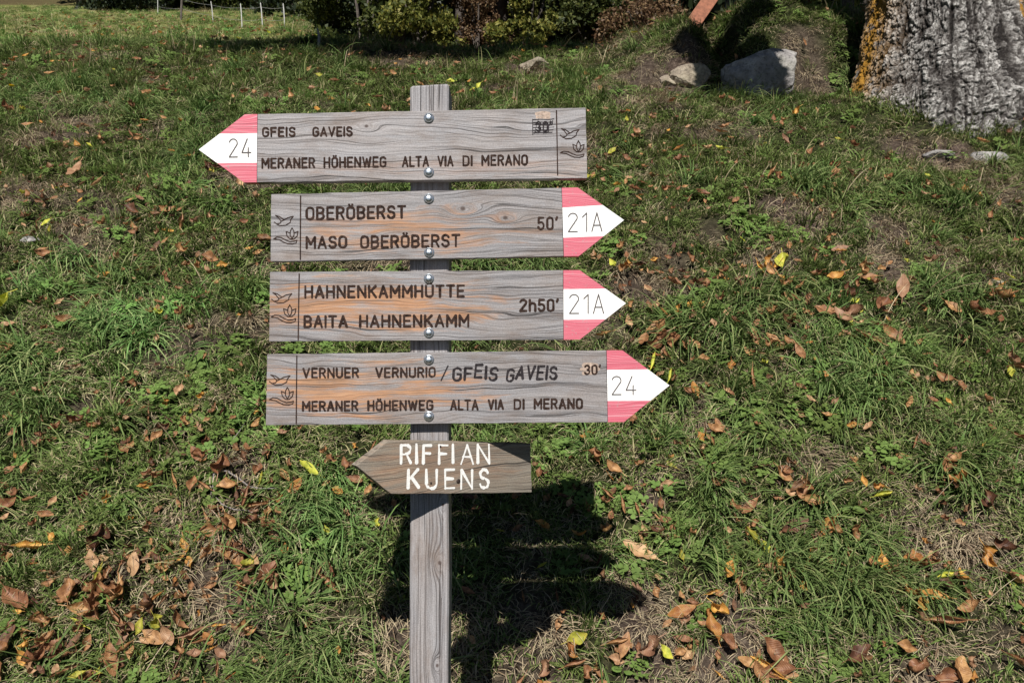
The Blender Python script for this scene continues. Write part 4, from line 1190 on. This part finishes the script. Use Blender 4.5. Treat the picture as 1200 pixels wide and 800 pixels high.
rock(904, 119, .74, .50, .36, M['rock_grey'], 'large grey boulder half in shade left of the old tree', 10, .14, push=.06)
rock(785, 100, .20, .14, .2, M['rock_pale'], 'low pale stone leftmost in the broken bank edge', 12, .35)
rock(628, 84, .34, .18, .25, M['rock_pale'], 'flat stone sticking out of the bank above the post', 15, .12)
rock(1155, 190, .26, .10, .16, M['rock_grey'], 'grey stone in the grass under the right of the tree', 18, .3, yaw=-.5)
rock(1100, 186, .20, .09, .14, M['rock_grey'], 'flat grey stone in the soil under the middle of the tree', 21, .3)
rock(534, 28, .42, .42, .3, M['rock_grey'], 'distant pale stone below the bushes above the post', 24, .2)
rock(1172, 338, .08, .05, .06, M['rock_pale'], 'small white pebble in the grass near the right edge', 27, .1)
rock(32, 412 - 125, .10, .05, .08, M['rock_grey'], 'small grey stone in the grass near the left edge', 29, .2)

# dandelion
def flower():
    p = hit(14, 122); t = empty('dandelion', p); tag(t, 'yellow dandelion flower in the grass near the upper left edge', 'flower')
    bm = bmesh.new(); tube(bm, [(0, 0, 0), (.005, -.005, .06), (.004, -.012, .11)], [.0022, .002, .0018], 6); finish(bm, 'stem', [HB], t)
    bm = bmesh.new(); r = random.Random(3)
    for ring, (n_, L, el) in enumerate(((16, .022, .25), (14, .018, .6), (10, .012, 1.0))):
        for k in range(n_):
            a = 6.283 * k / n_ + ring * .2; d = Vector((math.cos(a) * math.cos(el), math.sin(a) * math.cos(el), math.sin(el))); s = Vector((-math.sin(a), math.cos(a), 0)) * .003
            c = Vector((.004, -.012, .112)); vs = [bm.verts.new(c - s * .4), bm.verts.new(c + s * .4), bm.verts.new(c + d * L + s), bm.verts.new(c + d * L - s)]; bm.faces.new(vs)
    finish(bm, 'petals', [plain('dandelion_yellow', (.75, .55, .02), .6)], t)
flower()

# ------------------------------------------------------------------ the old tree
def bark_material():
    m, nt, b = new_mat('lichen_bark'); N = NT(nt)
    tc = N.n('ShaderNodeTexCoord').outputs['Object']
    h = N.attr('plate'); og = N.attr('lichen')
    n1 = N.noise(tc, 42, 6, .75); n2 = N.noise(tc, 85, 5, .75); n3 = N.noise(tc, 11, 4)
    k = N.math('ADD', N.math('MULTIPLY', h, .66), N.math('ADD', N.math('MULTIPLY', N.math('SUBTRACT', n1, .5), 1.3), N.math('MULTIPLY', N.math('SUBTRACT', n3, .5), .4)))
    c = N.ramp(k, [(.15, (.024, .020, .018)), (.34, (.105, .095, .088)), (.54, (.28, .265, .25)), (.76, (.64, .62, .59))])
    c = N.mix(N.math('MULTIPLY', N.ramp(n2, [(.36, 1.0), (.50, 0.0)]), .75), c, (.05, .045, .045))
    om = N.math('MULTIPLY', og, N.ramp(N.math('ADD', N.math('MULTIPLY', n3, .6), N.math('MULTIPLY', n1, .4)), [(.40, 0.0), (.47, 1.0)]))
    oc = N.ramp(n2, [(.3, (.16, .07, .012)), (.6, (.50, .26, .035)), (.75, (.58, .36, .08))])
    c = N.mix(om, c, oc)
    N.l(c, b.inputs['Base Color']); b.inputs['Roughness'].default_value = .9; b.inputs['Specular IOR Level'].default_value = .2
    N.l(N.bump(n2, 1, .008, N.bump(n1, 1, .02)), b.inputs['Normal'])
    return m
M['bark'] = bark_material()
M['bark_plain'] = plain('dark_bark', (.09, .075, .065), .9, bump=.02, bs=14, var=.5)

def leafcloud(name, centers, radii, nleaf, size, mat, seed, keep=None, droop=.3):
    r = np.random.default_rng(seed); centers = np.asarray(centers, float); radii = np.asarray(radii, float)
    w = radii ** 2; w /= w.sum(); ci = r.choice(len(centers), nleaf, p=w)
    d = r.normal(size=(nleaf, 3)); d /= np.linalg.norm(d, axis=1, keepdims=True)
    P = centers[ci] + d * (radii[ci] * r.uniform(.25, 1, nleaf) ** .5)[:, None] * np.array([1, 1, .75])
    if keep is not None: P = P[keep(P)]; nleaf = len(P)
    a = r.normal(size=(nleaf, 3)); a[:, 2] -= droop; a /= np.linalg.norm(a, axis=1, keepdims=True)
    b = np.cross(a, r.normal(size=(nleaf, 3))); b /= np.linalg.norm(b, axis=1, keepdims=True)
    s = (size * r.uniform(.6, 1.3, nleaf))[:, None]; nrm = np.cross(a, b)
    # pointed leaf with a bend: root, two sides, tip
    V = np.stack([P - a * s * .5, P + b * s * .28 + nrm * s * .06, P + a * s * .5, P - b * s * .28 + nrm * s * .06], 1).reshape(-1, 3)
    Fq = np.arange(nleaf * 4).reshape(-1, 4)
    return mesh_np(name, V, Fq, [mat], False, {'rnd': np.repeat(r.uniform(size=nleaf), 4)})

def foliage(name, a, b_, c_, trans=.35):
    m, nt, b = new_mat(name); N = NT(nt)
    c = N.ramp(N.attr('rnd'), [(0, a), (.55, b_), (1, c_)])
    N.l(c, b.inputs['Base Color']); b.inputs['Roughness'].default_value = .55; b.inputs['Specular IOR Level'].default_value = .3
    tr = N.n('ShaderNodeBsdfTranslucent'); N.l(c, tr.inputs['Color']); mx = N.n('ShaderNodeMixShader'); mx.inputs[0].default_value = trans
    N.l(b.outputs[0], mx.inputs[1]); N.l(tr.outputs[0], mx.inputs[2]); N.l(mx.outputs[0], nt.nodes['Material Output'].inputs[0])
    return m
M['fol_tree'] = foliage('walnut_foliage', (.05, .07, .02), (.08, .10, .025), (.20, .16, .04))
M['fol_yellow'] = foliage('hazel_foliage', (.06, .075, .015), (.13, .15, .03), (.30, .27, .06))
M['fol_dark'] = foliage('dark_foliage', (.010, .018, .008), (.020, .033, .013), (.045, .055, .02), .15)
M['fol_brown'] = foliage('autumn_brush', (.08, .045, .025), (.17, .10, .055), (.26, .18, .09))
M['fol_mid'] = foliage('mid_foliage', (.03, .045, .012), (.06, .08, .02), (.13, .14, .035))

def old_tree():
    bx, by = TRUNK; bz = float(height(bx, by)) - .25
    t = empty('old_tree', (bx, by, bz)); tag(t, 'thick old tree trunk with rough grey white bark and orange lichen, upper right', 'tree')
    H = 3.0
    th = np.concatenate([np.linspace(-3.75, -.35, 620), np.linspace(-.35, 2.533, 70)[1:-1]]); na = len(th)
    zz = np.concatenate([np.linspace(-.95, -.6, 8)[:-1], np.linspace(-.6, 1.45, 480), np.linspace(1.55, H, 60)[1:]]); nz = len(zz)
    TH, ZZ = np.meshgrid(th, zz)
    flare = .14 * np.exp(-np.maximum(ZZ - .1, 0) / .33)
    R = .425 - .040 * ZZ + flare
    for a, amp, wd in ((-1.15, .20, .36), (-2.1, .04, .3), (-.2, .20, .4), (1.2, .2, .5), (3.0, .05, .5)):
        dd = np.angle(np.exp(1j * (TH - a))); R = R + amp * np.exp(-(dd / wd) ** 2) * np.exp(-np.maximum(ZZ, 0) / .42)
    R = R + .035 * np.sin(TH * 3 + 1.0 + ZZ * .4) + .018 * np.sin(TH * 7 + 2 + ZZ)
    # bark plates: elongated cells with deep furrows between, computed on a cylinder
    uu = TH * .46 + .075 * (fbm(TH * 4, ZZ * 4, 301, 3) - .5); zw = ZZ + .11 * (fbm(TH * 6 + 5, ZZ * 5, 305, 3) - .5)
    rid = lambda fx, fz, sd, k: np.minimum(1.0, np.abs(vnoise(uu * fx, zw * fz, sd) - .5) * 2 * k)
    big = rid(17, 3.2, 311, 3.2); mid = rid(38, 15, 312, 3.4); mid2 = rid(30, 26, 314, 3.6); sm = rid(85, 50, 313, 2.6)
    plate = big * .42 + (mid * mid2) * .36 + sm * .22 * (.4 + .6 * mid)
    plate = plate * (.72 + .5 * (fbm(uu * 60, zw * 45, 318, 2)))
    fine = fbm(TH * 50, ZZ * 90, 320, 3)
    R = R + (plate - .5) * .034 + (fine - .5) * .018 + (fbm(TH * 4, ZZ * 5, 333, 3) - .5) * .05
    cxs = -.10 * ZZ * 0 + .02 * np.sin(ZZ * 1.2)
    V = np.stack([R * np.cos(TH) + cxs, R * np.sin(TH), ZZ], -1).reshape(-1, 3)
    i = (np.arange(nz - 1)[:, None] * na + np.arange(na)[None]); j = (np.arange(nz - 1)[:, None] * na + (np.arange(na)[None] + 1) % na)
    Fq = np.stack([i, j, j + na, i + na], -1).reshape(-1, 4)
    # orange lichen grows on the two flanks
    fl = np.maximum(np.exp(-(np.angle(np.exp(1j * (TH + 3.35))) / .5) ** 2), 1.0 * np.exp(-(np.angle(np.exp(1j * (TH + .70))) / .20) ** 2))
    fl = np.maximum(fl, np.exp(-(np.angle(np.exp(1j * (TH + 2.0))) / .05) ** 2) * sstep(.9, 1.2, ZZ) * .8)
    me = mesh_np('trunk', V, Fq, [M['bark']], True, {'plate': plate.ravel(), 'lichen': fl.ravel()})
    link('trunk', me, t)
    # limbs above the frame
    limbs = [[(0, 0, 2.7), (-.3, .3, 4.3), (-1.4, .3, 5.6), (-2.6, .6, 7.0), (-4.2, 1.2, 8.2)], [(0, 0, 2.7), (.2, .5, 4.6), (.9, 1.2, 6.4), (1.6, 2.0, 8.4)],
             [(0, 0, 2.7), (.6, .2, 4.4), (2.0, .4, 5.8), (3.6, .8, 7.2)], [(-.1, .2, 4.0), (-.3, 1.4, 5.6), (-.8, 3.0, 7.2), (-1.2, 4.2, 8.8)]]
    for k, L in enumerate(limbs):
        bm = bmesh.new(); rr = [.30, .22, .15, .10, .05][:len(L)]; tube(bm, L, rr, 10); 
        for f in bm.faces: f.smooth = True
        finish(bm, 'limb', [M['bark_plain']], t)
    # crown
    r = np.random.default_rng(8); C = []; RR = []
    for _ in range(300):
        d = r.normal(size=3); d /= np.linalg.norm(d); q = r.uniform(.35, 1) ** .5
        C.append(np.array([-1.4, .9, 6.9]) + d * q * np.array([6.2, 4.6, 3.6])); RR.append(r.uniform(.7, 1.2))
    ow = np.array([bx, by, bz]); sd = np.array(SUN)
    def keep(P):      # unseen crown shaped for its shade
        W = P + ow; tt = np.zeros(len(W)); 
        for _ in range(30):
            q = W + sd * tt[:, None]; tt += np.maximum(.0, (q[:, 2] - height(q[:, 0], q[:, 1]))) * .55
        q = W + sd * tt[:, None]; qx = q[:, 0]
        lim = 7.7 + .35 * np.sin(qx * 2.1) + .2 * np.sin(qx * 5.3) - .7 * sstep(1.3, 2.0, qx) + 3.0 * sstep(-2.6, -5.0, qx) + 1.5 * np.exp(-((qx - 1.7) / .3) ** 2)
        return (q[:, 1] > lim) & (q[:, 1] < 19)
    link('crown', leafcloud('crown', C, RR, 46000, .27, M['fol_tree'], 4, keep), t)
    # unseen drooping leaves and limb, added to throw shade across boulder and left mound
    cs = []; sv = np.array(SUN) / SUN.y
    yb_ = hit(906, 117).y + .02
    for sx_, sy_, Yr in ((887, 126, yb_), (881, 114, yb_), (872, 102, yb_), (862, 90, yb_ + .05), (857, 78, yb_ + .2), (842, 68, 0), (828, 58, 0), (816, 50, 0)):
        g = np.array(hit(sx_, sy_)) if not Yr else np.array([(sx_ - 600) / F * Yr, Yr, (400 - sy_) / F * Yr]); cs.append(tuple(g - sv * (g[1] - 3.75) - ow))
    print('shade_bough', cs)
    cs += [(cs[-1][0] + .35, cs[-1][1] + .1, cs[-1][2] + .35), (cs[-1][0] + .8, cs[-1][1] + .3, cs[-1][2] + .7)]
    bm = bmesh.new(); tube(bm, [(-.05, -.1, 2.8), (cs[-1][0] * .5, cs[-1][1] * .6, 4.6), cs[-1], cs[-3], cs[-6], cs[0]], [.10, .08, .05, .035, .02, .008], 8); finish(bm, 'limb', [M['bark_plain']], t)  # added limb, holds up the leaves that shade the boulder
    link('shade_bough', leafcloud('shade_bough', [(a, b, c) for a, b, c in cs], [.20, .24, .28, .29, .30, .26, .22, .18, .25, .30], 9000, .11, M['fol_tree'], 6), t)
old_tree()

# ------------------------------------------------------------------ bushes, trees, plank, fence behind the crest
def gz(x, y): return float(height(x, y))
def bush(px, dist, w, h, mat, label, seed, nl=5000, size=.10, group=None, name='bush'):
    x = (px - 600) / F * dist; r = np.random.default_rng(seed)
    t = empty(name, (x, dist, gz(x, dist) - .1)); tag(t, label, 'bush', group)
    C = []; R = []
    for _ in range(26):
        a = r.uniform(0, 6.283); q = r.uniform(0, 1) ** .5; zz = r.uniform(.12, 1)
        k = math.sqrt(max(.1, 1 - (zz - .35) ** 2 * 1.8)); C.append((math.cos(a) * q * w / 2 * k, math.sin(a) * q * w / 2.6 * k, zz * h)); R.append(r.uniform(.12, .22) * w)
    link('foliage', leafcloud('foliage', C, R, nl, size, mat, seed, lambda P: P[:, 2] > -.2), t)
    bm = bmesh.new()
    for k in range(5):
        a = r.uniform(0, 6.28); e = (math.cos(a) * w * .3, math.sin(a) * w * .2, h * .8); tube(bm, [(0, 0, 0), (e[0] * .4, e[1] * .4, h * .4), e], [.04, .03, .012], 6)
    finish(bm, 'stem', [M['bark_plain']], t)
    return t
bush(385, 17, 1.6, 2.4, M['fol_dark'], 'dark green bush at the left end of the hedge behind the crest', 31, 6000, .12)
bush(425, 16.5, 1.9, 2.6, M['fol_mid'], 'green bush in the hedge behind the crest, left of the yellowish one', 32, 6500, .11)
bush(492, 16, 1.9, 2.4, M['fol_yellow'], 'yellowish green bush just above the post top', 33, 6500, .10)
bush(560, 17, 1.2, 1.3, M['fol_brown'], 'reddish brown brush beside the distant pale stone', 34, 3500, .07)
bush(618, 16, 1.3, 1.5, M['fol_yellow'], 'small yellowish green bush right of the brown brush', 35, 4200, .09)
bush(690, 18, 2.0, 1.6, M['fol_mid'], 'low green bush in the shade above the flat bank stone', 36, 5000, .10)
bush(760, 17, 2.0, 1.2, M['fol_brown'], 'brown brush at the foot of the shaded slope', 37, 4000, .08)
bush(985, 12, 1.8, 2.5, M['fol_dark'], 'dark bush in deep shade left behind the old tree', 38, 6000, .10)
bush(935, 11.5, 1.4, 2.2, M['fol_yellow'], 'shaded bush with yellow leaves behind the boulder', 39, 4500, .07)
bush(1195, 10.5, 1.4, 2.6, M['fol_mid'], 'green bush behind the old tree at the right edge', 40, 5000, .09)

def woodland():
    wl = []
    r = np.random.default_rng(12); tr = []
    C = []; R = []
    for k in range(60):
        zz = r.uniform(.5, 9); k2 = 2.3 * (1 - zz / 10.5) + .35; a = r.uniform(0, 6.283); q = r.uniform(.1, 1) ** .5
        C.append((math.cos(a) * q * k2, math.sin(a) * q * k2, zz)); R.append(r.uniform(.45, .8))
    crowns = [leafcloud('dark_crown', C, R, 9000, .34, M['fol_dark'], 51), leafcloud('green_crown', [(a, b, c * .75) for a, b, c in C], R, 9000, .26, M['fol_mid'], 52)]
    bm = bmesh.new(); tube(bm, [(0, 0, -.3), (.02, 0, 3), (0, .03, 7), (0, 0, 9.6)], [.20, .16, .08, .02], 9)
    trunk = bpy.data.meshes.new('trunk'); 
    for f in bm.faces: f.smooth = True
    bm.to_mesh(trunk); bm.free(); trunk.materials.append(M['bark_plain'])
    spots = []
    for row, (y, n_, x0, x1) in enumerate(((21, 8, -2.5, 16), (24.5, 8, -4, 19), (34, 10, -16.5, -3), (37, 9, -19, -3), (30, 8, -3, 24), (42, 9, -24, 20))):
        for k in range(n_):
            x = x0 + (x1 - x0) * (k + r.uniform(-.25, .25)) / (n_ - 1); spots.append((x, y + r.uniform(-1.2, 1.2), row))
    for x, y, row in spots:
        ty = int(r.uniform() < (.45 if row in (2,) else .15))
        t = empty('woodland_tree', (x, y, gz(x, y) - .1)); t.rotation_euler.z = r.uniform(0, 6.28); s = r.uniform(.85, 1.2); t.scale = (s, s, s)
        side = 'left' if x < -3 else 'middle' if x < 5 else 'right'
        tag(t, '%s tree in the woodland behind the crest, %s part of the picture' % ('leafy green' if ty else 'dark evergreen', side), 'tree', '%s trees in the woodland behind the crest, %s side, row %d' % ('leafy green' if ty else 'dark evergreen', side, row)); t['group'] = '%s woodland trees, %s side, %s row' % ('green' if ty else 'dark', side, {0: 'front', 1: 'second', 2: 'front', 3: 'middle', 4: 'third', 5: 'back'}[row]); wl.append(t)
        link('trunk', trunk, t); link('crown', crowns[ty], t)
    ordinals(wl, lambda o: o.location.x / o.location.y, lambda o, w: '%s of the %s' % (w, o['group']))
woodland()
for k, (px, dd) in enumerate(((120, 31), (165, 31.5), (215, 32), (262, 31), (305, 30.5), (348, 27))):
    bush(px, dd, 2.4, 1.8, M['fol_mid'] if k in (3, 4) else M['fol_dark'], ['dark bush first from the left along the far wood edge', 'dark bush second from the left along the far wood edge', 'dark bush behind the leftmost fence posts', 'green bush behind the middle of the white fence posts', 'green bush behind the right end of the white fence posts', 'dark bush between fence end and hedge'][k], 60 + k, 4500, .16)

# slender tree behind, with the plank leaning on it
M['bark_spot'] = rock_mat('pale_spotted_bark', (.05, .05, .05), (.14, .14, .14), (.40, .39, .38), .1)
def slender_tree(px, dist, r0, label, lean=0, mat=None, hgt=5.5, name='slender_tree'):
    x = (px - 600) / F * dist; z = gz(x, dist)
    t = empty(name, (x, dist, z - .1)); tag(t, label, 'tree')
    bm = bmesh.new(); tube(bm, [(0, 0, 0), (lean * .3, 0, hgt * .3), (lean * .7, .05, hgt * .7), (lean, 0, hgt)], [r0 * 1.2, r0, r0 * .7, r0 * .3], 12)
    for f in bm.faces: f.smooth = True
    finish(bm, 'trunk', [mat or M['bark_spot']], t)
    link('crown', leafcloud('crown', [(lean, 0, hgt), (lean + .4, .2, hgt - .5), (lean - .4, .1, hgt - .3), (lean, .3, hgt + .5)], [.8, .6, .6, .6], 1800, .12, M['fol_mid'], int(px)), t)
slender_tree(897, 9.3, .09, 'pale spotted slim tree trunk behind the boulder, in shade')
slender_tree(850, 9.8, .022, 'thin pale sapling stem left of the spotted trunk', .1, None, 3.5, 'sapling')
slender_tree(864, 9.9, .02, 'thin forked sapling stem nearest the spotted trunk', -.12, None, 3.5, 'sapling')
slender_tree(538, 18.5, .10, 'slim dark trunk beside the reddish brush above the post', .1, M['bark_plain'])
slender_tree(992, 9.5, .07, 'slim trunk in deep shade just left of the old tree', .05, M['bark_plain'])

def plank():
    D = 6.85
    a = Vector(((803 - 600) / F * D, D, (400 - 41) / F * D - .0)); b = Vector(((889 - 600) / F * (D + .55), D + .55, (400 + 82) / F * (D + .55)))
    d = (b - a); L = d.length; z = d.normalized(); y = Vector((0, -1, 0)); x = y.cross(z).normalized(); y = z.cross(x)
    bm = bmesh.new(); bmesh.ops.create_cube(bm, size=1); bmesh.ops.scale(bm, vec=(.125, .04, L), verts=bm.verts); bmesh.ops.translate(bm, vec=(0, 0, L / 2), verts=bm.verts)
    for v in bm.verts:
        if v.co.z < .01 and v.co.x > 0: v.co.z += .05
    o = finish(bm, 'plank', [plain('red_brown_plank_wood', (.24, .095, .055), .75, bump=.002, bs=30, var=.4)], None, a, bevel=.004)
    o.rotation_euler = Matrix((x, y, z)).transposed().to_euler()
    tag(o, 'reddish brown wooden plank leaning slantwise above the bank, top centre right', 'plank')
plank()

def fence():
    D = 29.5; t = empty('electric_fence', ((260 - 600) / F * D, D, gz((260 - 600) / F * D, D))); tag(t, 'wire fence with thin white posts along the far meadow edge, upper left', 'fence')
    o3 = Vector(t.location); tops = []
    white = plain('white_plastic_post', (.42, .42, .40), .5, bs=8)
    for px, py0, py1, dk in ((185, -6, 17, 0), (212, -6, 23, 1), (250, 7, 26, 0), (284, 10, 33, 0), (308, 12, 35, 0), (334, 15, 36, 0)):
        dist = hit(px, py1).y; dist = min(max(dist, 20), 31); x = (px - 600) / F * dist; z0 = gz(x, dist); z1 = (400 - py0) / F * dist
        z1 = max(z1, z0 + .6); bm = bmesh.new(); r = .014 if not dk else .035
        lean = random.uniform(-.06, .06) - (.08 if px == 250 else 0)
        tube(bm, [(0, 0, -.1), (lean * .6, 0, (z1 - z0) * .7), (lean, 0, z1 - z0 - .02), (lean, 0, z1 - z0)], [r, r, r * .9, r * .4], 8)
        p = finish(bm, 'fence_post', [M['bark_plain'] if dk else white], t, Vector((x, dist, z0)) - o3)
        if dk: p['label'] = 'dark wooden post'
        tops.append(Vector((x + lean * .8, dist, z0 + (z1 - z0) * .82)) - o3)
    for lev in (0, .3):
        bm = bmesh.new(); pts = []
        for a, b in zip(tops[:-1], tops[1:]):
            for k in range(5):
                u = k / 5; p = a.lerp(b, u) - Vector((0, 0, lev + .03 * math.sin(math.pi * u))); pts.append(p)
        pts.append(tops[-1] - Vector((0, 0, lev))); tube(bm, pts, [.0035] * len(pts), 4)
        finish(bm, 'wire', [plain('fence_wire', (.35, .35, .34), .5)], t)
fence()
def stake():
    p = hit(372, 60); bm = bmesh.new(); tube(bm, [(0, 0, -.1), (.02, 0, .15), (.0, 0, .24)], [.016, .015, .008], 8)
    o = finish(bm, 'stake', [plain('grey_stake', (.2, .19, .18), .8)], None, p); tag(o, 'short thin grey stake in the grass above the topmost board', 'stake')
stake()
print('objects', len(bpy.data.objects))
